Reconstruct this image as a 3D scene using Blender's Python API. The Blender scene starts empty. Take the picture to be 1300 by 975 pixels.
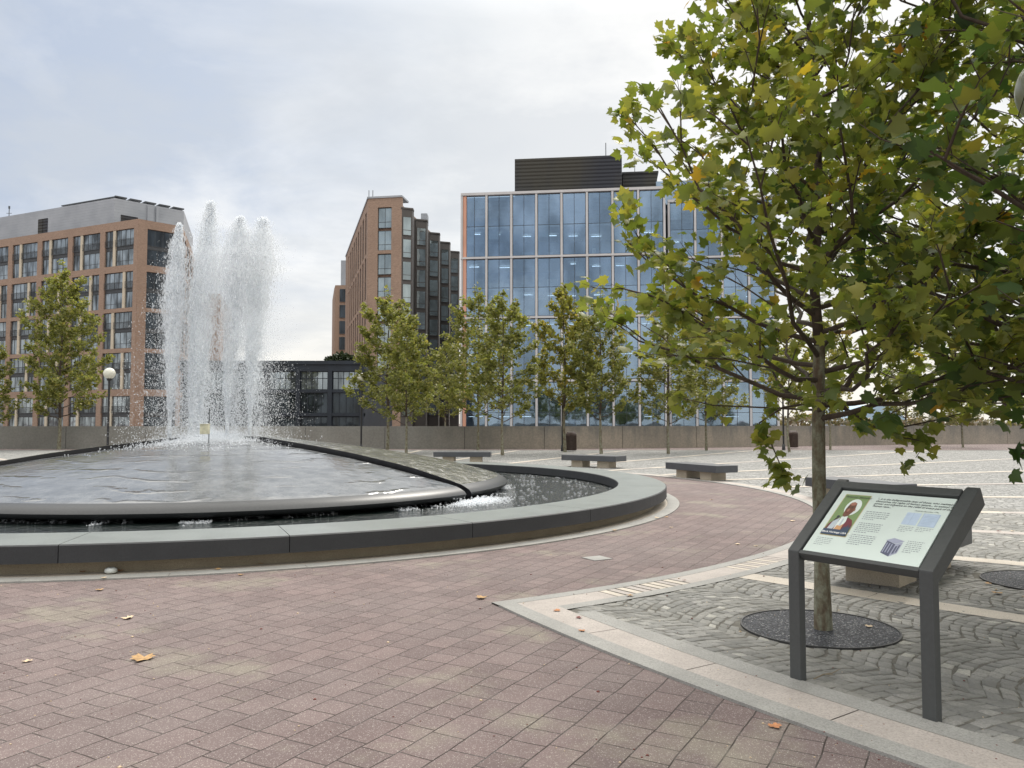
import bpy, math, random
import numpy as np
from mathutils import Vector, Matrix
R = math.radians
rng = np.random.default_rng(7)
random.seed(7)
scene = bpy.context.scene
COL = scene.collection
# ------------------------------------------------------------------ render / camera
scene.render.engine = 'CYCLES'
scene.view_settings.view_transform = 'Standard'
scene.view_settings.look = 'None'
scene.view_settings.exposure = 0.0
scene.view_settings.gamma = 1.0
scene.view_settings.use_curve_mapping = False
scene.cycles.max_bounces = 8
scene.cycles.diffuse_bounces = 5
scene.cycles.transparent_max_bounces = 32
scene.cycles.sample_clamp_indirect = 4.0
cam_d = bpy.data.cameras.new('camera'); cam = bpy.data.objects.new('camera', cam_d); COL.objects.link(cam)
PITCH = math.atan(49.5/1010)
cam.location = (0, 0, 1.6); cam.rotation_euler = (R(90)+PITCH, 0, 0)
cam_d.sensor_width = 36; cam_d.lens = 1010/1300*36
cam_d.clip_start = 0.05; cam_d.clip_end = 3000
scene.camera = cam
def px2x(px, Y): return (px-650)/1010*Y
def px2z(py, Y): return 1.6+(537-py)/1010*Y
def gnd(px, py):
    Y = 1616/(py-537); return ((px-650)/1010*Y, Y)

# ------------------------------------------------------------------ node helpers
class NT:
    def __init__(s, mat):
        s.t = mat.node_tree; s.n = s.t.nodes; s.l = s.t.links
    def new(s, ty, **kw):
        n = s.n.new(ty)
        for k, v in kw.items():
            if k.startswith('i_'):
                key = k[2:]
                key = int(key) if key.isdigit() else key.replace('_', ' ')
                n.inputs[key].default_value = v
            else: setattr(n, k, v)
        return n
    def link(s, a, b): s.l.new(a, b)
    def math(s, op, a, b=None, c=None):
        n = s.n.new('ShaderNodeMath'); n.operation = op
        for i, v in enumerate((a, b, c)):
            if v is None: continue
            if hasattr(v, 'links'): s.l.new(v, n.inputs[i])
            else: n.inputs[i].default_value = v
        return n.outputs[0]
    def mix(s, f, a, b, blend='MIX'):
        n = s.n.new('ShaderNodeMix'); n.data_type = 'RGBA'; n.blend_type = blend
        for i, v in ((0, f), (6, a), (7, b)):
            if hasattr(v, 'links'): s.l.new(v, n.inputs[i])
            else: n.inputs[i].default_value = v if i == 0 else (*v, 1)
        return n.outputs[2]
    def ramp(s, f, stops, interp='LINEAR'):
        n = s.n.new('ShaderNodeValToRGB'); cr = n.color_ramp; cr.interpolation = interp
        while len(cr.elements) < len(stops): cr.elements.new(0.5)
        for e, (p, c) in zip(cr.elements, stops):
            e.position = p; e.color = (*c, 1) if not isinstance(c, (int, float)) else (c, c, c, 1)
        s.l.new(f, n.inputs[0]); return n.outputs[0]
    def noise(s, vec, scale, detail=3, rough=.5, out=0, dist=0.0):
        n = s.n.new('ShaderNodeTexNoise'); n.inputs['Scale'].default_value = scale
        n.inputs['Detail'].default_value = detail; n.inputs['Roughness'].default_value = rough
        n.inputs['Distortion'].default_value = dist
        if vec is not None: s.l.new(vec, n.inputs['Vector'])
        return n.outputs[out]
    def mapping(s, vec, loc=(0,0,0), rot=(0,0,0), scale=(1,1,1)):
        n = s.n.new('ShaderNodeMapping'); s.l.new(vec, n.inputs[0])
        n.inputs[1].default_value = loc; n.inputs[2].default_value = rot; n.inputs[3].default_value = scale
        return n.outputs[0]
    def bump(s, h, strength=.3, dist=.01, normal=None):
        n = s.n.new('ShaderNodeBump'); n.inputs['Strength'].default_value = strength
        n.inputs['Distance'].default_value = dist; s.l.new(h, n.inputs['Height'])
        if normal is not None: s.l.new(normal, n.inputs['Normal'])
        return n.outputs[0]
def newmat(name, color=(.5,.5,.5), rough=.6, metal=0.0, spec=.5):
    m = bpy.data.materials.new(name); m.use_nodes = True
    T = NT(m); b = T.n['Principled BSDF']
    b.inputs['Base Color'].default_value = (*color, 1); b.inputs['Roughness'].default_value = rough
    b.inputs['Metallic'].default_value = metal; b.inputs['Specular IOR Level'].default_value = spec
    return m, T, b
def pos(T): return T.new('ShaderNodeNewGeometry').outputs['Position']
def objc(T): return T.new('ShaderNodeTexCoord').outputs['Object']
def noisy(name, color, rough=.6, metal=0., scale=8., amp=.25, bump=.0, bscale=60., spec=.5, dirt=None):
    m, T, b = newmat(name, color, rough, metal, spec)
    p = objc(T)
    n1 = T.noise(p, scale, 5, .6)
    lo = tuple(c*(1-amp) for c in color); hi = tuple(min(1, c*(1+amp)) for c in color)
    col = T.ramp(n1, [(.3, lo), (.7, hi)])
    if dirt:
        n2 = T.noise(p, scale*.23, 4, .6)
        col = T.mix(T.ramp(n2, [(.45, 0.), (.7, .6)]), col, dirt)
    T.link(col, b.inputs['Base Color'])
    if bump:
        T.link(T.bump(T.noise(p, bscale, 4, .6), bump, .01), b.inputs['Normal'])
    return m
M = {}
# red asphalt block pavers: running bond, rows turned 61 degrees
m, T, b = newmat('red_block_paving', rough=.85, spec=.3)
p = pos(T)
wob = T.noise(p, 2.2, 2, .5, out=1)
v = T.new('ShaderNodeVectorMath', operation='SUBTRACT'); T.link(wob, v.inputs[0]); v.inputs[1].default_value = (.5,.5,.5)
v2 = T.new('ShaderNodeVectorMath', operation='SCALE'); T.link(v.outputs[0], v2.inputs[0]); v2.inputs['Scale'].default_value = .035
v3 = T.new('ShaderNodeVectorMath', operation='ADD'); T.link(p, v3.inputs[0]); T.link(v2.outputs[0], v3.inputs[1])
mp = T.mapping(v3.outputs[0], rot=(0, 0, R(-61)))
br = T.new('ShaderNodeTexBrick', offset=.5, offset_frequency=2, squash=.62, squash_frequency=3)
T.link(mp, br.inputs['Vector'])
for k, val in (('Scale', 1.0), ('Mortar Size', .0045), ('Mortar Smooth', .35), ('Bias', 0.), ('Brick Width', .29), ('Row Height', .2)): br.inputs[k].default_value = val
br.inputs['Color1'].default_value = (.158, .119, .114, 1); br.inputs['Color2'].default_value = (.235, .176, .166, 1)
br.inputs['Mortar'].default_value = (.1, .1, .1, 1)
big = T.noise(p, .55, 4, .6); big2 = T.noise(p, 1.7, 4, .65)
col = T.mix(T.ramp(big, [(.38, 0.), (.68, .5)]), br.outputs['Color'], (.225, .195, .186))
# lichen-like pale green-grey patches
pt = T.noise(T.mapping(p, loc=(3.1, 1.7, 0)), .8, 5, .62)
col = T.mix(T.ramp(pt, [(.55, 0.), (.65, .7)]), col, (.29, .27, .21))
col = T.mix(T.ramp(big2, [(.35, .35), (.6, 0.)]), col, (.10, .075, .072))
sp = T.new('ShaderNodeTexVoronoi', feature='F1'); sp.inputs['Scale'].default_value = 115; T.link(p, sp.inputs['Vector'])
spm = T.math('MULTIPLY', T.ramp(sp.outputs['Distance'], [(.2, 1.), (.4, 0.)]), T.ramp(T.noise(p, 55, 1), [(.42, 0.), (.55, 1.)]))
col = T.mix(T.math('MULTIPLY', spm, .6), col, (.62, .57, .52))
fine = T.noise(p, 160, 3, .7)
col = T.mix(T.ramp(fine, [(.38, .45), (.6, 0.)]), col, (.09, .065, .065))
joint = T.math('MULTIPLY', br.outputs['Fac'], T.ramp(T.noise(p, 5, 3), [(.34, .4), (.56, 1.)]))
col = T.mix(joint, col, (.045, .035, .03))
T.link(col, b.inputs['Base Color'])
h = T.math('ADD', T.math('MULTIPLY', br.outputs['Fac'], -1.), T.math('MULTIPLY', fine, .5))
T.link(T.bump(h, .55, .006), b.inputs['Normal'])
M['red'] = m
# granite setts seen far away
m, T, b = newmat('granite_sett_field', rough=.75, spec=.4)
p = pos(T)
vo = T.new('ShaderNodeTexVoronoi', feature='DISTANCE_TO_EDGE'); vo.inputs['Scale'].default_value = 8; vo.inputs['Randomness'].default_value = .75; T.link(p, vo.inputs['Vector'])
vc = T.new('ShaderNodeTexVoronoi', feature='F1'); vc.inputs['Scale'].default_value = 8; vc.inputs['Randomness'].default_value = .75; T.link(p, vc.inputs['Vector'])
col = T.ramp(T.math('MULTIPLY', T.new('ShaderNodeSeparateColor').outputs[0], 1), [(0, 0)])
sc = T.new('ShaderNodeSeparateColor'); T.link(vc.outputs['Color'], sc.inputs[0])
col = T.ramp(sc.outputs[0], [(0, (.22,.22,.21)), (.5, (.30,.298,.285)), (1, (.40,.395,.375))])
col = T.mix(T.ramp(T.noise(p, .9, 4), [(.4, 0.), (.7, .5)]), col, (.24,.24,.235))
edge = T.ramp(vo.outputs['Distance'], [(.02, 1.), (.10, 0.)])
col = T.mix(T.math('MULTIPLY', edge, .75), col, (.09,.09,.08))
T.link(col, b.inputs['Base Color'])
T.link(T.bump(edge, .8, -.02), b.inputs['Normal'])
M['settfar'] = m
# individual setts
m, T, b = newmat('granite_setts', rough=.7, spec=.4)
g = T.new('ShaderNodeNewGeometry'); p = g.outputs['Position']
rp = g.outputs['Random Per Island']
col = T.ramp(rp, [(0, (.19,.188,.175)), (.4, (.265,.262,.245)), (.75, (.33,.322,.30)), (.97, (.38,.37,.34)), (.988, (.60,.58,.52))])
col = T.mix(T.ramp(T.noise(p, 1.3, 4, .6), [(.38, 0.), (.66, .55)]), col, (.20,.195,.165))
f2 = T.noise(p, 70, 4, .7)
col = T.mix(T.ramp(f2, [(.35, .45), (.65, 0.)]), col, (.11,.11,.105))
T.link(col, b.inputs['Base Color'])
T.link(T.bump(T.noise(p, 45, 4, .65), .45, .012), b.inputs['Normal'])
M['sett'] = m
M['grout'] = noisy('sandy_joint_dirt', (.14,.132,.113), .95, scale=12, amp=.4, bump=.3)
def stone(name, c, sc=25, amp=.18, rough=.65, joint=None):
    m, T, b = newmat(name, c, rough, spec=.4)
    p = pos(T)
    n = T.noise(p, 90, 4, .75); n2 = T.noise(p, 2.2, 5, .65)
    col = T.ramp(n, [(.32, tuple(x*.62 for x in c)), (.5, c), (.72, tuple(min(1,x*1.25) for x in c))])
    col = T.mix(T.ramp(n2, [(.4, 0.), (.72, .55)]), col, tuple(x*.62 for x in c))
    T.link(col, b.inputs['Base Color'])
    T.link(T.bump(n, .12, .004), b.inputs['Normal'])
    return m
M['band_grey'] = stone('grey_granite_band', (.31,.305,.285))
M['band_pink'] = stone('cream_pink_granite_band', (.43,.385,.35))
M['band_cream'] = stone('cream_granite_band', (.56,.50,.42))
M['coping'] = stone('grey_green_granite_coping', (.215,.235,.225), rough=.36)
M['coping_side'] = stone('dark_granite_coping_side', (.04,.042,.045), rough=.6)  # side faces of the coping slabs, darker than their top faces
M['skirt'] = stone('sandstone_skirt', (.33,.28,.20), rough=.85)
M['bench_leg'] = stone('cream_stone_block', (.48,.41,.31), rough=.8)
M['bench_top'] = stone('charcoal_granite_slab', (.075,.08,.088), rough=.45)
# wet dome granite; sky sheen and dark ripple lines are painted into its colour
m, T, b = newmat('wet_granite_painted_sheen', (.03,.033,.034), .13, spec=.5); b.inputs['IOR'].default_value = 2.0
p = pos(T)
d = T.new('ShaderNodeVectorMath', operation='SUBTRACT'); T.link(p, d.inputs[0]); d.inputs[1].default_value = (-6.34, 17.8, 0)
ln = T.new('ShaderNodeVectorMath', operation='LENGTH'); T.link(d.outputs[0], ln.inputs[0])
nz = T.noise(p, .8, 3, .5); nz2 = T.noise(T.mapping(p, scale=(1,1,1)), 2.4, 3, .5)
ph = T.math('ADD', T.math('MULTIPLY', ln.outputs['Value'], 11.0), T.math('ADD', T.math('MULTIPLY', nz, 9.), T.math('MULTIPLY', nz2, 3.)))
wv = T.math('SINE', ph)
wv = T.math('POWER', T.math('ADD', T.math('MULTIPLY', wv, .5), .5), 16.)
brk = T.ramp(T.noise(p, 1.1, 2), [(.45, 0.), (.6, 1.)])
hh = T.math('ADD', T.math('MULTIPLY', T.math('MULTIPLY', wv, brk), 1.), T.math('MULTIPLY', T.noise(p, 5, 3, .6), .45))
T.link(T.bump(hh, .6, .03), b.inputs['Normal'])
sheen_n = T.noise(p, 3, 5, .7)
dcol = T.mix(T.math('MULTIPLY', T.math('MULTIPLY', wv, brk), .8), T.ramp(sheen_n, [(.36, (.09,.094,.096)), (.7, (.20,.205,.205))]), (.08,.085,.09)); T.link(dcol, b.inputs['Base Color'])
T.link(T.ramp(T.noise(p, 1.6, 4, .6), [(.35, .10), (.7, .22)]), b.inputs['Roughness'])
M['dome'] = m
m, T, b = newmat('wet_textured_granite', (.06,.06,.045), .2, spec=.5)
p = pos(T)
hh = T.math('ADD', T.noise(p, 7, 5, .65), T.math('MULTIPLY', T.noise(p, 1.7, 3, .5), 1.5))
T.link(T.bump(hh, .8, .05), b.inputs['Normal'])
T.link(T.ramp(T.noise(p, 4, 5, .7), [(.35, (.02,.02,.012)), (.56, (.085,.083,.055)), (.68, (.34,.34,.33))]), b.inputs['Base Color'])
M['dome_rough'] = m
M['lip'] = noisy('smooth_dark_granite_lip', (.035,.037,.039), .36, scale=30, amp=.2, bump=.04, bscale=200)
M['black'] = noisy('black_wet_recess', (.012,.012,.014), .35, scale=6, amp=.4, bump=.2, bscale=20)
# pool water
m, T, b = newmat('pool_water', (.012,.018,.017), .05, spec=.5)
b.inputs['IOR'].default_value = 1.33
p = pos(T)
hh = T.math('ADD', T.noise(p, 5.5, 3, .55, dist=.6), T.math('MULTIPLY', T.noise(p, 17, 3, .6), .4))
T.link(T.bump(hh, 1.0, .075), b.inputs['Normal'])
M['water'] = m
# white water
def whitewater(name, tr=.35, col=(.93,.95,.97)):
    m = bpy.data.materials.new(name); m.use_nodes = True; T = NT(m); T.n.remove(T.n['Principled BSDF'])
    d = T.new('ShaderNodeBsdfDiffuse'); d.inputs[0].default_value = (*col, 1)
    t = T.new('ShaderNodeBsdfTranslucent'); t.inputs[0].default_value = (*col, 1)
    a = T.new('ShaderNodeMixShader'); a.inputs[0].default_value = .5
    T.link(d.outputs[0], a.inputs[1]); T.link(t.outputs[0], a.inputs[2]); a.inputs[0].default_value = .3
    tp = T.new('ShaderNodeBsdfTransparent'); c = T.new('ShaderNodeMixShader')
    T.link(a.outputs[0], c.inputs[1]); T.link(tp.outputs[0], c.inputs[2])
    c.inputs[0].default_value = tr
    T.link(c.outputs[0], T.n['Material Output'].inputs[0])
    return m, T, c
M['drop'] = whitewater('white_water_droplets', .66, (.94,.97,1.0))[0]
m, T, c = whitewater('white_water_veil', .5)
p = pos(T)
n = T.noise(T.mapping(p, scale=(1, 1, .35)), 9, 5, .7)
sz = T.new('ShaderNodeSeparateXYZ'); T.link(p, sz.inputs[0])
hi_ = T.ramp(T.math('MULTIPLY', sz.outputs[2], .15), [(.34, 0.), (.6, .55)])
T.link(T.math('MINIMUM', T.math('ADD', T.ramp(n, [(.36, .5), (.6, .05)]), hi_), .97), c.inputs[0])
M['veil'] = m
m = bpy.data.materials.new('spray_mist'); m.use_nodes = True; T = NT(m); T.n.remove(T.n['Principled BSDF'])
vs_ = T.new('ShaderNodeVolumePrincipled'); vs_.inputs['Color'].default_value = (.97,.98,1,1); vs_.inputs['Density'].default_value = .12; vs_.inputs['Anisotropy'].default_value = .2
T.link(vs_.outputs[0], T.n['Material Output'].inputs['Volume']); M['mist'] = m
m, T, c = whitewater('falling_water_sheet', .5)
p = pos(T)
n = T.noise(T.mapping(p, scale=(1, 1, .12)), 22, 4, .7); n2 = T.noise(p, .9, 2)
T.link(T.math('MAXIMUM', T.ramp(n, [(.5, 1.), (.7, .35)]), T.ramp(n2, [(.47, 1.), (.62, .0)])), c.inputs[0])
M['sheet'] = m
# metals, misc
M['post'] = noisy('dark_grey_powder_coat', (.062,.066,.066), .5, scale=40, amp=.08, bump=.03, bscale=400)
M['pole'] = noisy('black_painted_pole', (.018,.018,.02), .45)
m, T, b = newmat('opal_globe', (.66,.65,.56), .25); b.inputs['Subsurface Weight'].default_value = .4
b.inputs['Subsurface Radius'].default_value = (.2,.2,.2)
M['globe'] = m
M['bin'] = noisy('brown_bin', (.07,.045,.035), .5)
M['beige'] = noisy('beige_box', (.60,.58,.42), .6)
m, T, b = newmat('bound_dark_gravel', rough=.8)
p = pos(T); vo = T.new('ShaderNodeTexVoronoi', feature='F1'); vo.inputs['Scale'].default_value = 85; T.link(p, vo.inputs['Vector'])
sc = T.new('ShaderNodeSeparateColor'); T.link(vo.outputs['Color'], sc.inputs[0])
col = T.ramp(sc.outputs[0], [(0,(.04,.042,.05)),(.6,(.10,.105,.12)),(.85,(.17,.18,.20)),(.95,(.42,.42,.42))])
T.link(T.mix(T.ramp(vo.outputs['Distance'], [(.3,0.),(.7,.8)]), col, (.02,.02,.024)), b.inputs['Base Color'])
T.link(T.bump(vo.outputs['Distance'], .9, -.012), b.inputs['Normal'])
M['gravel'] = m
M['steel_edge'] = noisy('steel_edging', (.03,.03,.03), .6)
M['cup'] = noisy('milky_plastic', (.5,.52,.5), .3)
# concrete wall
m, T, b = newmat('stained_concrete', rough=.85, spec=.3)
p = pos(T); sx = T.new('ShaderNodeSeparateXYZ'); T.link(p, sx.inputs[0])
st = T.noise(T.mapping(p, scale=(1, 1, .18)), 1.8, 5, .65); st2 = T.noise(p, .45, 4, .6); f = T.noise(p, 9, 4, .7)
zz = T.math('ADD', T.math('MULTIPLY', sx.outputs[2], .55), T.math('MULTIPLY', T.math('SUBTRACT', st, .5), 1.6))
col = T.ramp(zz, [(.15, (.38,.33,.27)), (.5, (.31,.28,.235)), (.85, (.20,.193,.175))])
xg = T.ramp(T.math('ADD', T.math('MULTIPLY', sx.outputs[0], .04), .55), [(.3, 1.), (.62, 0.)])
col = T.mix(T.math('MULTIPLY', xg, .85), col, (.26,.26,.24))
col = T.mix(T.ramp(st2, [(.4, 0.), (.65, .5)]), col, (.19,.18,.16))
col = T.mix(T.ramp(f, [(.4, .3), (.6, 0.)]), col, (.12,.115,.105))
T.link(col, b.inputs['Base Color']); T.link(T.bump(f, .2, .02), b.inputs['Normal'])
M['concrete'] = m
def brickmat(name, c):
    m, T, b = newmat(name, c, .85, spec=.25)
    p = pos(T)
    n = T.noise(T.mapping(p, scale=(1,1,3.2)), 3.2, 4, .75); n2 = T.noise(p, .25, 4, .6)
    col = T.ramp(n, [(.3, tuple(x*.66 for x in c)), (.5, c), (.7, tuple(x*1.28 for x in c))])
    col = T.mix(T.ramp(n2, [(.4, 0.), (.7, .35)]), col, tuple(x*.72 for x in c))
    sx = T.new('ShaderNodeSeparateXYZ'); T.link(p, sx.inputs[0])
    cs = T.math('FRACT', T.math('MULTIPLY', sx.outputs[2], 3.6))
    col = T.mix(T.ramp(cs, [(.0, .22), (.12, 0.)]), col, (.42,.38,.34))
    T.link(col, b.inputs['Base Color']); return m
M['brick'] = brickmat('tan_red_brick', (.335,.235,.178))
M['brick_red'] = brickmat('red_brown_brick', (.25,.15,.11))
M['cream_pillar'] = noisy('cream_precast', (.56,.49,.38), .8, scale=1, amp=.1)
M['spandrel'] = noisy('dark_grey_metal_panel', (.06,.065,.07), .5, scale=1, amp=.1)
M['bay_metal'] = noisy('bronze_metal_panel', (.085,.075,.068), .5, scale=.5, amp=.15)
M['grey_metal'] = None
m, T, b = newmat('grey_ribbed_cladding', (.36,.38,.41), .55)
p = pos(T); sx = T.new('ShaderNodeSeparateXYZ'); T.link(p, sx.inputs[0])
fr = T.math('FRACT', T.math('MULTIPLY', sx.outputs[2], 2.2))
T.link(T.mix(T.ramp(T.noise(p, .3, 3), [(.35, 0.), (.7, 1.)]), (.30,.32,.35), (.38,.40,.43)), b.inputs['Base Color'])
T.link(T.bump(T.ramp(fr, [(.0, 0.), (.1, 1.)]), .5, .05), b.inputs['Normal'])
M['grey_metal'] = m
m, T, b = newmat('black_louvre_screen', (.035,.036,.034), .55)
p = pos(T); sx = T.new('ShaderNodeSeparateXYZ'); T.link(p, sx.inputs[0])
fr = T.math('FRACT', T.math('MULTIPLY', sx.outputs[2], 2.0))
T.link(T.ramp(T.noise(T.mapping(p, scale=(1,1,.2)), .25, 3), [(.4, (.022,.025,.035)), (.65, (.045,.042,.032))]), b.inputs['Base Color'])
T.link(T.bump(T.ramp(fr, [(.0, 0.), (.5, 1.)]), .7, .15), b.inputs['Normal'])
M['louvre'] = m
M['office_frame'] = noisy('pale_grey_lilac_frame', (.56,.55,.55), .5, scale=.4, amp=.08)
M['copper'] = noisy('copper_reveal', (.62,.32,.22), .5, scale=.5, amp=.1)
M['dark_mullion'] = noisy('dark_mullion', (.035,.045,.06), .4)
M['navy_steel'] = noisy('navy_painted_steel', (.012,.018,.027), .5, scale=.8, amp=.3)
M['roof'] = noisy('grey_roof_membrane', (.22,.22,.22), .9)
M['railing'] = noisy('dark_railing', (.05,.052,.055), .5)
def coated(name, base, metal, rough=.04, var=.35):
    m, T, b = newmat(name, base, rough, metal)
    p = pos(T)
    n = T.noise(T.mapping(p, scale=(.9,.9,.28)), 1.0, 2, .5)
    T.link(T.ramp(n, [(.36, tuple(c*(1-var) for c in base)), (.64, tuple(min(1, c*(1+var)) for c in base))]), b.inputs['Base Color'])
    T.link(T.bump(T.noise(p, .5, 2), .06, .3), b.inputs['Normal'])
    return m
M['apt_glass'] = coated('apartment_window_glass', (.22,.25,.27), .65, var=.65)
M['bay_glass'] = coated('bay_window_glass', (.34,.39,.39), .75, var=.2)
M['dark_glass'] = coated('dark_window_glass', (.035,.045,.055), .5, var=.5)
M['curtain'] = noisy('drawn_white_blind', (.5,.5,.48), .8)
# office glass: partly see-through coated glass
m = bpy.data.materials.new('office_curtain_glass'); m.use_nodes = True; T = NT(m); T.n.remove(T.n['Principled BSDF'])
gl = T.new('ShaderNodeBsdfGlossy'); gl.inputs['Color'].default_value = (.50,.64,.80,1); gl.inputs['Roughness'].default_value = .03
p = pos(T); T.link(T.bump(T.noise(p, .35, 2), .05, .3), gl.inputs['Normal'])
tp = T.new('ShaderNodeBsdfTransparent'); tp.inputs[0].default_value = (.70,.78,.84,1)
mx = T.new('ShaderNodeMixShader'); T.link(tp.outputs[0], mx.inputs[1]); T.link(gl.outputs[0], mx.inputs[2]); T.link(T.ramp(T.noise(T.mapping(p, scale=(.3,.3,.16)), .6, 3, .6), [(.38, .24), (.62, .52)]), mx.inputs[0])
T.link(mx.outputs[0], T.n['Material Output'].inputs[0]); M['office_glass'] = m
M['office_in'] = noisy('office_back_wall', (.24,.28,.33), .8, scale=.35, amp=.6)
M['office_ceiling'] = noisy('office_ceiling', (.55,.56,.55), .8)
m, T, b = newmat('lit_ceiling_strip', (.9,.9,.9)); b.inputs['Emission Color'].default_value = (.85,.95,1,1); b.inputs['Emission Strength'].default_value = 2.2
M['strip'] = m
# foliage and bark
def leafmat(name, stops, trans=.4):
    m = bpy.data.materials.new(name); m.use_nodes = True; T = NT(m); b = T.n['Principled BSDF']
    g = T.new('ShaderNodeNewGeometry')
    col = T.ramp(g.outputs['Random Per Island'], stops)
    b.inputs['Roughness'].default_value = .42; b.inputs['Specular IOR Level'].default_value = .5
    T.link(col, b.inputs['Base Color'])
    t = T.new('ShaderNodeBsdfTranslucent'); T.link(T.mix(1., col, (1.15,1.2,.6), 'MULTIPLY'), t.inputs[0])
    a = T.new('ShaderNodeMixShader'); a.inputs[0].default_value = trans
    T.link(b.outputs[0], a.inputs[1]); T.link(t.outputs[0], a.inputs[2])
    T.link(a.outputs[0], T.n['Material Output'].inputs[0]); return m
M['leaf_far'] = leafmat('olive_plane_foliage', [(0,(.15,.165,.045)),(.5,(.225,.235,.075)),(.85,(.31,.305,.12)),(1,(.40,.34,.12))], .5)
M['leaf_far2'] = leafmat('yellower_plane_foliage', [(0,(.17,.175,.045)),(.5,(.26,.255,.07)),(.85,(.36,.33,.10)),(1,(.45,.33,.08))], .5)
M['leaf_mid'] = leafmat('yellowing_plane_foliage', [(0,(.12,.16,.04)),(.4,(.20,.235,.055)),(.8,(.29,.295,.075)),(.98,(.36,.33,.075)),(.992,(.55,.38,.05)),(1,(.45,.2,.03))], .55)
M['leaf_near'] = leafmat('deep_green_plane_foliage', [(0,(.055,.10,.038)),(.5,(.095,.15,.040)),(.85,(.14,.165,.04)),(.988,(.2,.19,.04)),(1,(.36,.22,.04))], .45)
m, T, b = newmat('mottled_plane_bark', rough=.85, spec=.2)
p = objc(T)
n = T.noise(T.mapping(p, scale=(1,1,.45)), 14, 3, .6); n2 = T.noise(p, 45, 4, .7)
col = T.ramp(n, [(.36, (.13,.095,.065)), (.46, (.20,.175,.12)), (.55, (.255,.255,.185)), (.7, (.33,.325,.25))], 'LINEAR')
col = T.mix(T.ramp(n2, [(.35, .5), (.6, 0.)]), col, (.10,.085,.06))
T.link(col, b.inputs['Base Color']); T.link(T.bump(n2, .4, .01), b.inputs['Normal'])
M['bark'] = m
M['branch'] = noisy('brown_branch_bark', (.075,.055,.04), .9, scale=20, amp=.3)
M['dead'] = noisy('dry_tan_leaf', (.40,.25,.115), .8, scale=30, amp=.45)
M['dead_pale'] = noisy('pale_dry_leaf', (.62,.48,.32), .8, scale=30, amp=.3)
M['dead_orange'] = noisy('orange_brown_leaf', (.45,.2,.09), .8, scale=30, amp=.3)
M['dead_red'] = noisy('dark_red_leaf', (.16,.05,.04), .8, scale=30, amp=.3)
M['twig'] = noisy('dry_twig', (.22,.18,.12), .9)

# ------------------------------------------------------------------ mesh helpers
def mesh_np(name, V, F, mats=(), fm=None, smooth=False):
    V = np.asarray(V, dtype=np.float32); F = np.asarray(F, dtype=np.int32)
    me = bpy.data.meshes.new(name)
    me.vertices.add(len(V)); me.vertices.foreach_set('co', V.ravel())
    k = F.shape[1]; me.loops.add(F.size); me.loops.foreach_set('vertex_index', F.ravel())
    me.polygons.add(len(F)); me.polygons.foreach_set('loop_start', np.arange(0, F.size, k, dtype=np.int32))
    me.polygons.foreach_set('loop_total', np.full(len(F), k, dtype=np.int32))
    if fm is not None: me.polygons.foreach_set('material_index', np.asarray(fm, dtype=np.int32))
    if smooth: me.polygons.foreach_set('use_smooth', np.ones(len(F), dtype=bool))
    for mt in mats: me.materials.append(mt)
    me.update(calc_edges=True); me.validate(); return me
def link(name, me, parent=None, loc=None):
    o = bpy.data.objects.new(name, me); COL.objects.link(o)
    if parent is not None: o.parent = parent
    if loc is not None: o.location = loc
    return o
def tag(o, label=None, cat=None, group=None, kind=None):
    if label: o['label'] = label
    if cat: o['category'] = cat
    if group: o['group'] = group
    if kind: o['kind'] = kind
    return o
def thing(name, label, cat, loc=(0,0,0), rz=0, group=None):
    o = bpy.data.objects.new(name, None); COL.objects.link(o); o.location = loc; o.rotation_euler = (0,0,rz)
    o.empty_display_size = .2
    return tag(o, label, cat, group)
def copy_tree(o, parent=None, loc=None, rz=None):
    c = o.copy(); COL.objects.link(c); c.parent = parent
    if loc is not None: c.location = loc
    if rz is not None: c.rotation_euler = (0, 0, rz)
    for ch in list(o.children): copy_tree(ch, c)
    return c
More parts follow.
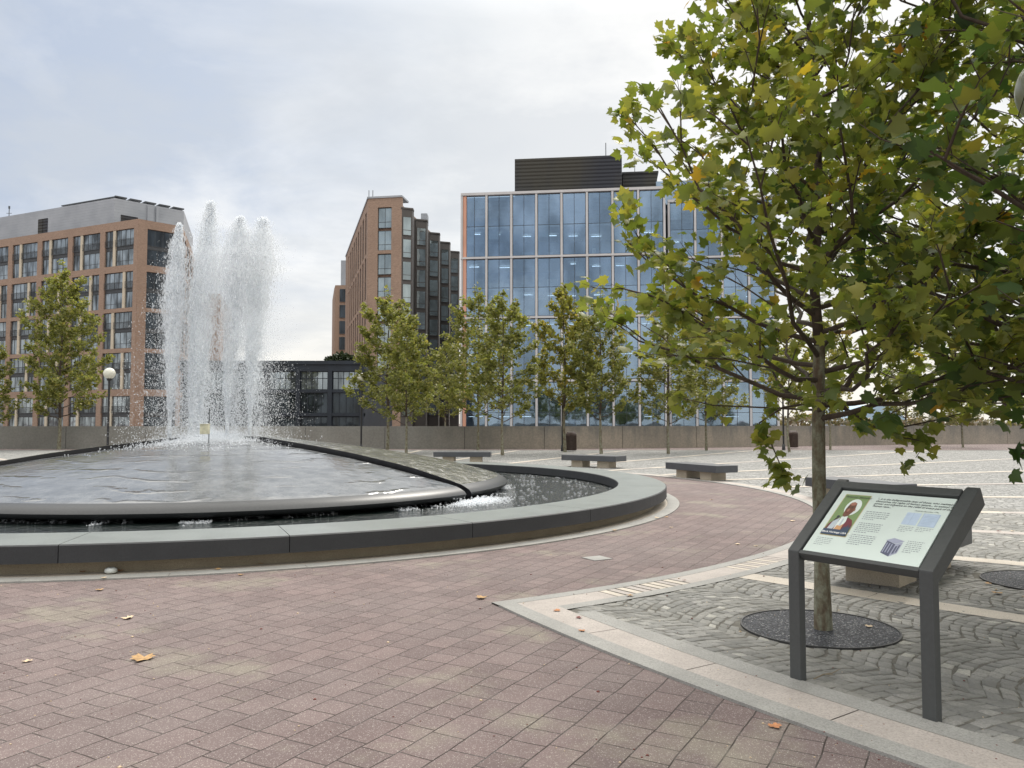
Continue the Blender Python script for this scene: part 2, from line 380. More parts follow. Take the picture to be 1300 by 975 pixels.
class MB:
    def __init__(s): s.v = []; s.f = []; s.m = []
    def add(s, vs, fs, mi=0):
        b = len(s.v); s.v += [tuple(v) for v in vs]
        for f in fs: s.f.append(tuple(i+b for i in f)); s.m.append(mi)
    def box(s, x0, x1, y0, y1, z0, z1, mi=0, fr=None):
        vs = [(x0,y0,z0),(x1,y0,z0),(x1,y1,z0),(x0,y1,z0),(x0,y0,z1),(x1,y0,z1),(x1,y1,z1),(x0,y1,z1)]
        if fr: vs = [fr(*v) for v in vs]
        s.add(vs, [(0,3,2,1),(4,5,6,7),(0,1,5,4),(1,2,6,5),(2,3,7,6),(3,0,4,7)], mi)
    def prism(s, poly, z0, z1, mi=0, mtop=None):
        n = len(poly)
        s.add([(x,y,z0) for x,y in poly]+[(x,y,z1) for x,y in poly], [(i,(i+1)%n,n+(i+1)%n,n+i) for i in range(n)]+[tuple(range(n-1,-1,-1))], mi)
        s.add([(x,y,z1) for x,y in poly], [tuple(range(n))], mi if mtop is None else mtop)
    def tube(s, pts, rs, n=8, mi=0, cap=True):
        pts = [Vector(p) for p in pts]; rings = []
        for i, p in enumerate(pts):
            d = (pts[min(i+1,len(pts)-1)]-pts[max(i-1,0)]).normalized()
            a = d.cross(Vector((0,0,1)) if abs(d.z) < .95 else Vector((1,0,0))).normalized(); b = d.cross(a)
            r = rs[i] if hasattr(rs, '__len__') else rs
            rings.append([p+(a*math.cos(t)+b*math.sin(t))*r for t in [2*math.pi*k/n for k in range(n)]])
        vs = [q for r_ in rings for q in r_]; fs = []
        for i in range(len(pts)-1):
            for k in range(n): fs.append((i*n+k, i*n+(k+1)%n, (i+1)*n+(k+1)%n, (i+1)*n+k))
        if cap: fs += [tuple(range(n-1,-1,-1)), tuple((len(pts)-1)*n+k for k in range(n))]
        s.add(vs, fs, mi)
    def lathe(s, prof, n=32, c=(0,0), mi=0, a0=0, a1=2*math.pi):
        full = abs(a1-a0-2*math.pi) < 1e-6; k = n if full else n+1
        vs = [(c[0]+r*math.cos(a0+(a1-a0)*i/n), c[1]+r*math.sin(a0+(a1-a0)*i/n), z) for r, z in prof for i in range(k)]
        fs = []
        for j in range(len(prof)-1):
            for i in range(n):
                i2 = (i+1)%k; fs.append((j*k+i, j*k+i2, (j+1)*k+i2, (j+1)*k+i))
        s.add(vs, fs, mi)
    def build(s, name, mats, parent=None, bevel=0, smooth=False, loc=None, world=True):
        if not isinstance(mats, (list, tuple)): mats = [mats]
        me = bpy.data.meshes.new(name)
        off = Vector((0,0,0))
        if parent is not None and world:
            q = parent
            while q is not None: off += q.location; q = q.parent
        me.from_pydata([tuple(Vector(v)-off) for v in s.v], [], s.f)
        for mt in mats: me.materials.append(mt)
        me.polygons.foreach_set('material_index', s.m)
        if smooth: me.polygons.foreach_set('use_smooth', [True]*len(s.f))
        me.update()
        o = link(name, me, parent, loc)
        if bevel:
            md = o.modifiers.new('bevel', 'BEVEL'); md.width = bevel; md.segments = 2; md.limit_method = 'ANGLE'
        return o

# ------------------------------------------------------------------ ground
CX, CY = -6.34, 17.8
EX, EY, ER = 18.69, 16.37, 21.0
def pol(r, a): return (CX+r*math.cos(a), CY+r*math.sin(a))
def sheet(name, poly_rings, z, mat, label=None):
    mb = MB(); mb.add([(x,y,z) for x,y in poly_rings], [tuple(range(len(poly_rings)))])
    o = mb.build(name, mat); tag(o, kind='structure'); return o
mb = MB(); mb.add([(-900,-300,0),(900,-300,0),(900,1500,0),(-900,1500,0)], [(0,1,2,3)])
tag(mb.build('ground', M['red']), kind='structure')
def e_exit(a):
    dx, dy = math.cos(a), math.sin(a); fx, fy = CX-EX, CY-EY
    bq = fx*dx+fy*dy; c = fx*fx+fy*fy-ER*ER; D = bq*bq-c
    return (-bq-math.sqrt(D), -bq+math.sqrt(D)) if D >= 0 else None
FARY = 46.3
def r_span(a, rin=12.32):
    r1 = 58.
    if a < R(-25):
        e = e_exit(a)
        if e is None: return None
        if e[1] <= rin: return None
        r1 = min(r1, e[1]); rin = max(rin, e[0])
    if math.sin(a) > 0: r1 = min(r1, (FARY-CY)/math.sin(a))
    return rin, r1
angs = [-60.05+.02*i for i in range(60)] + [-58.8+.2*i for i in range(30)] + list(np.arange(-52.8, 215, 1.2))
mb = MB(); prev = None
for a in angs:
    s = r_span(R(a))
    if s is None: prev = None; continue
    cur = [pol(s[0]+(s[1]-s[0])*k/4, R(a)) for k in range(5)]
    if prev:
        vs = [(x,y,.004) for x,y in prev+cur]
        mb.add(vs, [(k, k+1, 6+k, 5+k) for k in range(4)])
    prev = cur
def in_near(x, y): return x*x+y*y < 17.5**2
tag(mb.build('cobble_paving', M['settfar']), kind='structure')
# bands
def arc_strip(mb, c, r0, r1, a0, a1, n, z, mi=0, thick=.0):
    for i in range(n):
        t0 = a0+(a1-a0)*i/n; t1 = a0+(a1-a0)*(i+1)/n
        mb.add([(c[0]+r*math.cos(t), c[1]+r*math.sin(t), z) for r, t in ((r0,t0),(r1,t0),(r1,t1),(r0,t1))], [(0,1,2,3)], mi)
BZ = .015
mb = MB()
tipa = R(-60.0)
arc_strip(mb, (CX,CY), 12.32, 12.46, R(-60.0), R(200), 300, BZ, 0)
arc_strip(mb, (CX,CY), 12.74, 12.88, R(-59.0), R(200), 300, BZ, 0)
def wallring(c, r, a0, a1, n, z, mi=0):
    for i in range(n):
        t0 = a0+(a1-a0)*i/n; t1 = a0+(a1-a0)*(i+1)/n
        mb.add([(c[0]+r*math.cos(t), c[1]+r*math.sin(t), zz) for t, zz in ((t0,0),(t1,0),(t1,z),(t0,z))], [(0,1,2,3)], mi)
wallring((CX,CY), 12.32, R(-60.0), R(200), 300, BZ)
# pink stones with small setts between the grey strips
k = 0; a = -59.6
rr = random.Random(3)
while a < 200:
    if (k//1) % 2 == 0:
        st = 4.6; arc_strip(mb, (CX,CY), 12.463, 12.737, R(a), R(min(a+st, 200)), 5, BZ-.001, 1); a += st+.05
    else:
        for q in range(9):
            arc_strip(mb, (CX,CY), 12.463, 12.737, R(a+.02), R(a+.43), 1, BZ-.002, 2 if rr.random()<.5 else 1); a += .5
    k += 1
# entry edge arc (towards lower right of the picture)
e0 = math.atan2(7.03-EY, -.12-EX); e1 = math.atan2(-4.-EY, 12-EX)
if e0 < 0: e0 += 2*math.pi
if e1 < 0: e1 += 2*math.pi
arc_strip(mb, (EX,EY), ER-.17, ER, e0, e1, 120, BZ+.003, 0)
wallring((EX,EY), ER, e0, e1, 120, BZ+.003)
arc_strip(mb, (EX,EY), ER-.62, ER-.44, e0+.028, e1, 120, BZ+.003, 0)
a = e0+.006; k = 0
while a < e1:
    st = 1.05/ER
    arc_strip(mb, (EX,EY), ER-.438, ER-.172, a, min(a+st-.0004, e1), 4, BZ+.002, 1); a += st
# radial bands
for kk in range(-1+0, 21):
    az = R(-47+11.25*(kk+1))
    s = r_span(az)
    if not s: continue
    r = 12.88; r1 = min(s[1], 58)
    while r < r1:
        L = 1.3
        dx, dy = math.cos(az), math.sin(az); nx, ny = -dy*.15, dx*.15
        re = min(r+L-.006, r1)
        pts = [(CX+r*dx-nx, CY+r*dy-ny), (CX+re*dx-nx, CY+re*dy-ny), (CX+re*dx+nx, CY+re*dy+ny), (CX+r*dx+nx, CY+r*dy+ny)]
        mb.add([(x,y,BZ-.003) for x,y in pts], [(0,1,2,3)], 2 if rr.random() < .7 else 1)
        r += L
# band beside the wall walk
x = -44
while x < 30:
    mb.add([(x,FARY-.1,BZ),(x+1.29,FARY-.1,BZ),(x+1.29,FARY+.35,BZ),(x,FARY+.35,BZ)], [(0,1,2,3)], 0); x += 1.3
tag(mb.build('stone_bands', [M['band_grey'], M['band_pink'], M['band_cream']]), kind='structure')
# curb ring around the fountain
mb = MB()
mb.lathe([(9.30,.006),(9.62,.006)], 200, (CX,CY), 1)
for i in range(44):
    a0 = 2*math.pi*i/44; arc_strip(mb, (CX,CY), 9.625, 9.85, a0, a0+2*math.pi/44-.0006, 5, .016, 0)
wallring((CX,CY), 9.85, 0, 2*math.pi, 200, .016)
tag(mb.build('fountain_kerb_strip', [M['band_grey'], M['band_cream']]), kind='structure')
# grout under setts (near zone) and setts as real stones in segmental arcs
PITS = [(2.38, 6.26, .585), (5.38, 8.02, .62)]
def bandd(x, y):
    r = math.hypot(x-CX, y-CY); a = math.degrees(math.atan2(y-CY, x-CX))
    q = ((a+47+5.625) % 11.25)-5.625
    return abs(math.radians(q)*r)
V = []; F = []
st_w = 0.094; row_h = 0.092
arcW = 1.25
uang = R(38)
cu, su = math.cos(uang), math.sin(uang)
def arc_y(u):
    t = ((u/arcW) % 1.0)-.5
    return -.26*arcW*(4*t*t)*.62
jit = {}
def jit_pt(i, j):
    if (i,j) not in jit: jit[(i,j)] = (random.uniform(-.014,.014), random.uniform(-.012,.012))
    return jit[(i,j)]
for j in range(-68, 220):
    off = random.uniform(0, st_w)
    u = -12+off
    i = 0
    while u < 14:
        w = st_w*random.uniform(.78, 1.3)
        uc = u+w/2; vbase = j*row_h+.008*math.sin(uc*5.1+j*1.7)
        vc = vbase+arc_y(uc)
        x = cu*uc-su*vc+6.5; y = su*uc+cu*vc+6.0
        ok = -1 < x < 15 and 1.5 < y < 17 and in_near(x, y) and x > -1 and abs(x) < y*.78+.8
        if ok:
            r = math.hypot(x-CX, y-CY)
            ok = r > 12.8 and math.hypot(x-EX, y-EY) < ER-.55
        if ok and any(math.hypot(x-a, y-b_) < c-.0 for a, b_, c in PITS): ok = False
        if ok and bandd(x, y) < .08: ok = False
        if ok and abs(x-px2x(650, 1)) >= 0:
            g_ = .0038
            zt = .0095+random.uniform(-.0025,.0025); tx, ty = random.uniform(-.014,.014), random.uniform(-.014,.014)
            cs = []
            for (du, dv) in ((0,0),(1,0),(1,1),(0,1)):
                uu = u+du*w; vv = vbase+dv*row_h
                jx, jy = random.uniform(-.013,.013), random.uniform(-.011,.011)
                uu2 = uu+(g_ if du == 0 else -g_)+jx; vv2 = vv+(g_ if dv == 0 else -g_)+jy+arc_y(uu)
                cs.append((uu2, vv2))
            mu = sum(c[0] for c in cs)/4; mv = sum(c[1] for c in cs)/4
            b0 = len(V)
            for f_, zz in ((1.0, .0), (.98, zt-.003), (.89, zt)):
                for c in cs:
                    a_ = mu+(c[0]-mu)*f_; b_ = mv+(c[1]-mv)*f_
                    z_ = zz+((a_-mu)*tx+(b_-mv)*ty if zz > .001 else 0)
                    V.append((cu*a_-su*b_+6.5, su*a_+cu*b_+6.0, z_))
            for l in (0, 4):
                for q in range(4): F.append((b0+l+q, b0+l+(q+1)%4, b0+l+4+(q+1)%4, b0+l+4+q))
            F.append((b0+8, b0+9, b0+10, b0+11))
        u += w
print('setts', len(F)//9)
me = mesh_np('setts', V, F, [M['sett']])
tag(link('granite_setts', me), 'grey granite setts laid in arcs around the front tree', None, None, 'stuff')
# joint bed of the near sett field
mb = MB(); prev = None
for a in [-60.05+.02*i for i in range(60)] + [-58.8+.2*i for i in range(330)]:
    s = r_span(R(a))
    if s is None or a > 10: prev = None; continue
    def clampr(r, a=a):
        x, y = pol(r, R(a)); return r
    r1 = s[1]
    while r1 > s[0]:
        x, y = pol(r1, R(a))
        if x*x+y*y < 17.5**2 and y > 0: break
        r1 -= .1
    if r1 <= s[0]: prev = None; continue
    cur = [pol(s[0], R(a)), pol(r1, R(a))]
    if prev: mb.add([(x,y,.005) for x,y in prev+cur], [(0,1,3,2)])
    prev = cur
tag(mb.build('sett_joint_bed', M['grout']), kind='structure')
# tree pits
for i, (x, y, r) in enumerate(PITS):
    t = thing('tree_pit', ['round dark gravel tree pit around the trunk behind the sign', 'round dark gravel tree pit cut by the right edge of the photo'][i], 'tree pit', (x, y, 0), group='gravel tree pits')
    mb = MB(); mb.lathe([(0, .0155), (r-.012, .0145)], 48, (x, y)); mb.build('gravel_bed', M['gravel'], t)
    mb = MB(); mb.lathe([(r-.012,.0),(r-.012,.021),(r,.021),(r,.0)], 64, (x, y)); mb.build('edging', M['steel_edge'], t)

# ------------------------------------------------------------------ fountain
ft = thing('fountain', 'large round black granite fountain with a shallow wet dome and low rim', 'fountain', (CX, CY, 0))
mb = MB()
nseg = 26
for i in range(nseg):
    a0 = 2*math.pi*i/nseg+.05; a1 = a0+2*math.pi/nseg-.0009
    prof = [(8.68,.10),(8.62,.14),(8.62,.325),(8.635,.338),(9.585,.338),(9.605,.325),(9.605,.145),(8.68,.145)]
    n = 8
    b0 = len(mb.v)
    k = n+1
    vs = [(CX+r*math.cos(a0+(a1-a0)*q/n), CY+r*math.sin(a0+(a1-a0)*q/n), z) for r, z in prof for q in range(k)]
    fs = []; ms = []
    for j in range(len(prof)-1):
        for q in range(n): fs.append((j*k+q, j*k+q+1, (j+1)*k+q+1, (j+1)*k+q))
    fs += [tuple(j*k for j in range(len(prof))), tuple(j*k+n for j in range(len(prof)-1,-1,-1))]
    base = len(mb.f); mb.add(vs, fs, 0)
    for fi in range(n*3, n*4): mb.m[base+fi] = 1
mb.build('rim_coping', [M['coping_side'], M['coping']], ft)
mb = MB(); mb.lathe([(9.40,-.0),(9.40,.144)], 160, (CX,CY)); mb.lathe([(8.70,.144),(8.70,0)], 160, (CX,CY)); mb.build('rim_base', M['skirt'], ft, smooth=True)
PROF = [(.25,1.235),(1.0,1.205),(1.5,1.145),(2.5,1.03),(3.5,.89),(4.5,.72),(5.3,.565),(5.85,.455),(6.02,.415),(6.12,.375),(6.2,.33),(6.24,.28),(6.225,.235),(6.17,.2),(6.05,.178),(5.7,.17)]
def prof_z(r):
    for (a, za), (b_, zb) in zip(PROF, PROF[1:9]):
        if a <= r <= b_: return za+(zb-za)*(r-a)/(b_-a)
    return PROF[0][1] if r < 1 else .4
gro = [R(-27.5), R(90), R(207.5)]
for gi, (ga, gb) in enumerate(((R(-152.5), R(-27.5)), (R(-27.5), R(90)), (R(90), R(207.5)))):
    mb = MB(); n = 70; half = .085
    # smooth resampled profile
    pr = []
    for (a, za), (b_, zb) in zip(PROF, PROF[1:]):
        m_ = 4 if b_-a > .5 else 1
        for q in range(m_): pr.append((a+(b_-a)*q/m_, za+(zb-za)*q/m_))
    pr.append(PROF[-1])
    if gi: pr = [(r, z+(.085 if r < 5 else .085-.065*min(1, (r-5)/1.1))) for r, z in pr]
    vs = []; k = n+1
    for r, z in pr:
        d_ = math.asin(min(.9, half/max(r, .1)))
        for q in range(k):
            t = ga+d_+(gb-ga-2*d_)*q/n; vs.append((CX+r*math.cos(t), CY+r*math.sin(t), z))
    fs = []; ms = []
    nl = len(pr)
    for j in range(nl-1):
        for q in range(n): fs.append((j*k+q, (j+1)*k+q, (j+1)*k+q+1, j*k+q+1)); ms.append(1 if pr[j][0] > 5.99 or j > nl-9 else 0)
    mb.add(vs, fs); mb.m = ms
    # side cheeks of the groove
    for side in (0, n):
        idx = [j*k+side for j in range(nl)]
        b0 = len(mb.v); mb.v += [(mb.v[i][0], mb.v[i][1], max(.02, mb.v[i][2]-.28)) for i in idx]
        for j in range(nl-1): mb.f.append((idx[j], idx[j+1], b0+j+1, b0+j)); mb.m.append(2)
    o = mb.build('dome_segment', [M['dome'] if gi == 0 else M['dome_rough'], M['lip'], M['black']], ft, smooth=True)
    md = o.modifiers.new('es', 'EDGE_SPLIT'); md.split_angle = R(50)
    if gi: o['label'] = 'rougher olive black dome segment with rippling water'
mb = MB(); mb.lathe([(0,1.0),(1.2,.98),(3.5,.72),(5.3,.36),(5.7,.2),(5.7,.0)], 96, (CX,CY)); mb.build('dome_core', M['black'], ft, smooth=True)
mb = MB(); mb.lathe([(0,1.24),(.3,1.24),(.3,1.1)], 32, (CX,CY)); mb.build('dome_cap', M['dome'], ft)
mb = MB(); mb.lathe([(5.6,.115),(8.69,.115)], 160, (CX,CY)); mb.build('pool_floor', M['black'], ft)
mb = MB(); mb.lathe([(5.65,.125),(6.5,.125),(7.5,.125),(8.66,.125)], 200, (CX,CY)); tag(mb.build('pool_water', M['water']), kind='structure')
# falling water under the lip
mb = MB(); mb.lathe([(6.05,.185),(6.07,.15),(6.09,.126)], 400, (CX,CY)); mb.build('falling_water', M['sheet'], ft)

# droplets
OV = np.array([(1,0,0),(-1,0,0),(0,1,0),(0,-1,0),(0,0,1),(0,0,-1)], float)
OF = np.array([(0,2,4),(2,1,4),(1,3,4),(3,0,4),(2,0,5),(1,2,5),(3,1,5),(0,3,5)])
def drops(P, S, stretch=1.0):
    n = len(P); S = np.asarray(S)[:,None,None]
    sc = np.ones((n,1,3)); sc[:,0,2] = stretch if np.isscalar(stretch) else stretch
    a = rng.uniform(0, 2*np.pi, n); c, s_ = np.cos(a), np.sin(a)
    Vt = OV[None]*S*sc
    X = Vt[:,:,0]*c[:,None]-Vt[:,:,1]*s_[:,None]; Y = Vt[:,:,0]*s_[:,None]+Vt[:,:,1]*c[:,None]
    W = np.stack([X,Y,Vt[:,:,2]],2)+P[:,None,:]
    Fc = (OF[None]+(np.arange(n)*6)[:,None,None]).reshape(-1,3)
    return W.reshape(-1,3), Fc
jets = [(216,282,'leftmost jet of the fountain, rising to a thin pointed tip'), (243,302,'slim jet second from the left, lost in spray near its top'),
        (253.5,253,'tallest jet of the fountain, with a ragged spire'), (289,273,'broad blunt jet right of the tallest one'), (317.6,274,'rightmost jet of the fountain, shedding drops to its right')]
for ji, (jx, jy, lab) in enumerate(jets):
    Y = CY+[-.3,.5,.1,-.25,.35][ji]
    X = px2x(jx, Y); zt = px2z(jy, Y); zb = 1.15
    t = thing('water_jet', lab, 'water jet', (X, Y, zb), group='fountain jets')
    L = zt-zb
    def drift(h): return np.stack([(.12+.03*ji)*h**2, 0*h], 1)
    wide = [.9,.5,1.2,.95,1.0][ji]
    # core column
    n = 13000
    h = rng.beta(1.2, 1.0, n)
    sig = (.022+.21*wide*np.clip((h-.12)/.6, 0, 1)**1.05)*np.clip((1.03-h)/[.5,.5,.42,.2,.2][ji], .06, 1)**.8
    lump = .9+.16*np.sin(h*37+ji)*np.sin(h*17+2*ji)
    sig = sig*lump
    P = np.stack([rng.normal(0,1,n)*sig, rng.normal(0,1,n)*sig, h*L], 1); P[:,:2] += drift(h)
    S = rng.uniform(.004,.0095,n)*(1+.3*(h>.6))
    V1, F1 = drops(P, S, rng.uniform(2,6,n))
    me = mesh_np('core', V1, F1, [M['drop']]); link('core', me, t)
    # falling spray: parcels follow parabolas away from upper column
    n = 44000
    h0 = 1-.5*rng.beta(1,1.6,n); vr = np.abs(rng.normal(0, [.75,.5,.5,.5,.5][ji]*wide, n)).clip(0, 1.35*max(wide,.9)); a = rng.uniform(0, 2*np.pi, n)
    fall = rng.uniform(0, 1, n)**.8
    hh_ = h0*(1-fall)
    tt = np.sqrt(np.clip(h0-hh_, 0, 1))
    P = np.stack([vr*np.cos(a)*tt*1.25+.05*tt, vr*np.sin(a)*tt*1.25, hh_*L], 1); P[:,:2] += drift(h0)
    cl = np.sin(P[:,0]*23+ji)*np.sin(P[:,2]*9)*.5+np.sin(P[:,0]*51)*np.sin(P[:,2]*31+P[:,1]*20)*.5
    keep = cl > rng.uniform(-1.1, .9, n)
    P = P[keep]; n = len(P)
    S = rng.lognormal(math.log(.0052), .45, n).clip(.0025,.018)
    V1, F1 = drops(P, S, rng.uniform(1,1.8,n))
    me = mesh_np('spray', V1, F1, [M['drop']]); link('spray', me, t)
    # translucent veil around the core
    mb = MB(); pts = []; rs = []
    for q in range(40):
        hq = q/39
        r_ = (.03+.30*wide*max(0, (hq-.15)/.6)**1.1)*min(1, max(.05, (1.02-hq)/[.5,.5,.42,.2,.2][ji]))**.8*(1+.10*math.sin(q*1.7+ji)+.08*math.sin(q*.9))
        dx = (.12+.03*ji)*hq**2
        pts.append((dx+.02*math.sin(q*.8), .02*math.cos(q), hq*L)); rs.append(max(.012, r_))
    mb.tube(pts, rs, 14); mb.build('veil', M['veil'], t, smooth=True, world=False)
    mb = MB(); mb.tube(pts, [max(.12, r_*1.7+.05) for r_ in rs], 14); mb.build('mist', M['mist'], t, smooth=True, world=False)
# foam and splash on the dome top and in the pool
n = 26000
r_ = np.abs(rng.normal(0, .78, n)); a = rng.uniform(0, 2*np.pi, n)
P = np.stack([px2x(268, CY)+r_*np.cos(a)*1.1, CY+r_*np.sin(a), 0*r_], 1)
rad = np.hypot(P[:,0]-CX, P[:,1]-CY)
P[:,2] = np.interp(rad, [q[0] for q in PROF[:9]], [q[1] for q in PROF[:9]])+np.abs(rng.exponential(.055, n))*np.exp(-r_*.35)
V1, F1 = drops(P, rng.uniform(.005,.016,n))
tag(link('splash_foam', mesh_np('splash', V1, F1, [M['drop']])), 'white splashing foam where the jets land on the dome', None, None, 'stuff')
n = 2600
a = R(-27.5)+rng.normal(0,.055,n); rad = 6.3+np.abs(rng.normal(0,.22,n))
P = np.stack([CX+rad*np.cos(a), CY+rad*np.sin(a), .13+np.abs(rng.exponential(.018,n))], 1)
n2 = 5200
a2 = rng.uniform(R(-150), R(20), n2); a2 = a2[(np.sin(a2*9+1)+np.sin(a2*23)+np.sin(a2*57)) > 1.1]; n2 = len(a2); rad2 = 6.1+np.abs(rng.normal(0,.12,n2))
P = np.concatenate([P, np.stack([CX+rad2*np.cos(a2), CY+rad2*np.sin(a2), .128+np.abs(rng.exponential(.008,n2))],1)])
n3 = 1500
a3 = rng.uniform(R(-40), R(75), n3); rad3 = rng.uniform(6.3, 8.6, n3)
P3 = np.stack([CX+rad3*np.cos(a3), CY+rad3*np.sin(a3), .127+0*a3], 1)
k3 = (np.sin(P3[:,0]*5)+np.sin(P3[:,1]*4+P3[:,0]*2)+rng.normal(0,.8,n3)) > .6; P3 = P3[k3]
V3, F3 = drops(P3, rng.uniform(.012,.045,len(P3)), .08)
tag(link('pool_flecks', mesh_np('pool_flecks', V3, F3, [M['drop']])), 'white bubbles drifting on the dark pool', None, None, 'stuff')
V1, F1 = drops(P, rng.uniform(.008,.024,len(P)))
tag(link('pool_foam', mesh_np('pool_foam', V1, F1, [M['drop']])), 'white churning foam under the dome edge in the dark pool', None, None, 'stuff')

# ------------------------------------------------------------------ benches
def bench_proto():
    t = thing('stone_bench', '', 'bench')
    mb = MB(); mb.box(-1.15,1.15,-.38,.38,.235,.43); mb.build('seat', M['bench_top'], t, bevel=.008)
    for sx_ in (-.55, .55):
        mb = MB(); mb.box(sx_-.24,sx_+.24,-.26,.26,0,.235); mb.build('pedestal', M['bench_leg'], t, bevel=.006)
    return t
bp = bench_proto()
bl = [((4.12,8.52), R(45), 'charcoal slab bench right behind the information sign'),
      ((7.05,16.3), R(-72), 'slab bench peeking out above the top edge of the sign'),
      ((5.40,22.9), R(-65), 'charcoal slab bench nearest the right end of the fountain rim'),
      ((2.95,28.9), R(-38), 'charcoal slab bench beside the brown litter bin'),
      ((-2.0,32.4), R(-2), 'charcoal slab bench farthest left, half hidden by the fountain')]
for i, ((x,y), rz, lab) in enumerate(bl):
    o = bp if i == 0 else copy_tree(bp)
    o.location = (x,y,.004); o.rotation_euler = (0,0,rz); o['label'] = lab; o['group'] = 'granite slab benches'

# ------------------------------------------------------------------ concrete wall
wl = [(-62,49.2),(2,49.2),(12,51.8),(21,56),(30,59.5),(42,62),(75,66)]
w = thing('concrete_wall', 'long stained concrete parapet wall behind the trees', 'wall', (0,49.2,0))
panels = MB(); cap = MB()
for (xa,ya),(xb,yb) in zip(wl, wl[1:]):
    L = math.hypot(xb-xa, yb-ya); d = ((xb-xa)/L, (yb-ya)/L); nrm = (-d[1], d[0])
    fr = lambda u, w_, z, xa=xa, ya=ya, d=d, nrm=nrm: (xa+d[0]*u+nrm[0]*w_, ya+d[1]*u+nrm[1]*w_, z)
    npn = max(1, round(L/4.9)); pl = L/npn
    for q in range(npn): panels.box(q*pl+.015, (q+1)*pl-.015, 0, .35, 0, 1.40, 0, fr)
    panels.box(0, L, .03, .3, 0, 1.37, 1, fr)
panels.build('panel', [M['concrete'], M['steel_edge']], w)

# ------------------------------------------------------------------ lamps, bins, box
def lamp(x, y, zc, lab, dia=.55):
    t = thing('street_lamp', lab, 'lamp', (x,y,0), group='globe lamps')
    mb = MB(); mb.lathe([(0,.35),(.09,.35),(.10,.0)][::-1], 16, (x,y)); mb.lathe([(.055,.3),(.05,zc-dia/2-.1)], 14, (x,y)); mb.build('pole', M['pole'], t, smooth=True)
    mb = MB(); mb.lathe([(.05,zc-dia/2-.1),(.11,zc-dia/2-.06),(.12,zc-dia/2+.03),(.0,zc-dia/2+.03)], 18, (x,y)); mb.build('collar', M['pole'], t)
    mb = MB(); mb.lathe([(dia/2*math.sin(math.pi*i/20), zc-dia/2*math.cos(math.pi*i/20)) for i in range(21)], 36, (x,y)); mb.build('globe', M['globe'], t, smooth=True)
lamp(px2x(138,38), 38, px2z(474,38), 'globe lamp between the left tree and the fountain jets', .54)
lamp(px2x(459,46.5), 46.5, px2z(479,46.5), 'globe lamp at the left edge of the middle trees, black pole against the wall', .5)
lamp(px2x(714,45.2), 45.2, px2z(480,45.2), 'globe lamp beside the brown litter bin, hidden in foliage', .5)
lamp(px2x(994,47), 47, px2z(482,47), 'lamp whose black pole stands left of the front tree trunk, by the wall', .5)
lamp(px2x(1338,5.67)+.11, 5.67, px2z(103,5.67), 'near globe lamp cut off by the right edge of the photo', .55)
for (bx, by, lab) in ((725,573,'round brown litter bin against the wall, in line with the second bench'), (1006,569,'round brown litter bin behind the front tree, near the wall')):
    x, y = gnd(bx, by)
    t = thing('litter_bin', lab, 'litter bin', (x,y,0), group='brown litter bins')
    mb = MB(); mb.lathe([(.25,.06),(.27,.1),(.27,.88)], 24, (x,y), 0)
    for q in range(24):
        a = 2*math.pi*q/24; mb.tube([(x+.285*math.cos(a), y+.285*math.sin(a), .08),(x+.285*math.cos(a), y+.285*math.sin(a), .88)], .022, 6)
    mb.build('body', M['bin'], t)
    mb = MB(); mb.lathe([(.31,.88),(.31,.97),(.24,1.08),(.13,1.1),(.13,1.0)], 24, (x,y)); mb.build('lid', M['bin'], t, smooth=False)
Y = CY-1.35; x = px2x(266, Y)
t = thing('sensor_box', 'small beige box on a thin grey post on top of the dome, before the jets', 'sensor box', (x,Y,0))
mb = MB(); mb.tube([(x,Y,1.05),(x,Y,px2z(518,Y))], .010, 8); mb.build('post', M['post'], t)
mb = MB(); mb.box(x-.145,x+.03,Y-.12,Y-.022,px2z(551,Y),px2z(539,Y)); mb.box(x-.15,x+.035,Y-.13,Y-.015,px2z(539,Y),px2z(539,Y)+.015); mb.build('cabinet', M['beige'], t, bevel=.01)
# inspection cover in the paving
x, y = gnd(757,707)
t = thing('access_cover', 'square grey access cover set flat in the red paving', 'access cover', (x,y,0))
mb = MB(); c, s_ = math.cos(R(30)), math.sin(R(30))
mb.add([(x+(a*c-b_*s_)*.13, y+(a*s_+b_*c)*.13, .005) for a, b_ in ((-1,-1),(1,-1),(1,1),(-1,1))], [(0,1,2,3)]); mb.build('lid', M['band_grey'], t)
mb = MB(); mb.add([(x+(a*c-b_*s_)*.14, y+(a*s_+b_*c)*.14, .003) for a, b_ in ((-1,-1),(1,-1),(1,1),(-1,1))], [(0,1,2,3)]); mb.build('frame', M['steel_edge'], t)

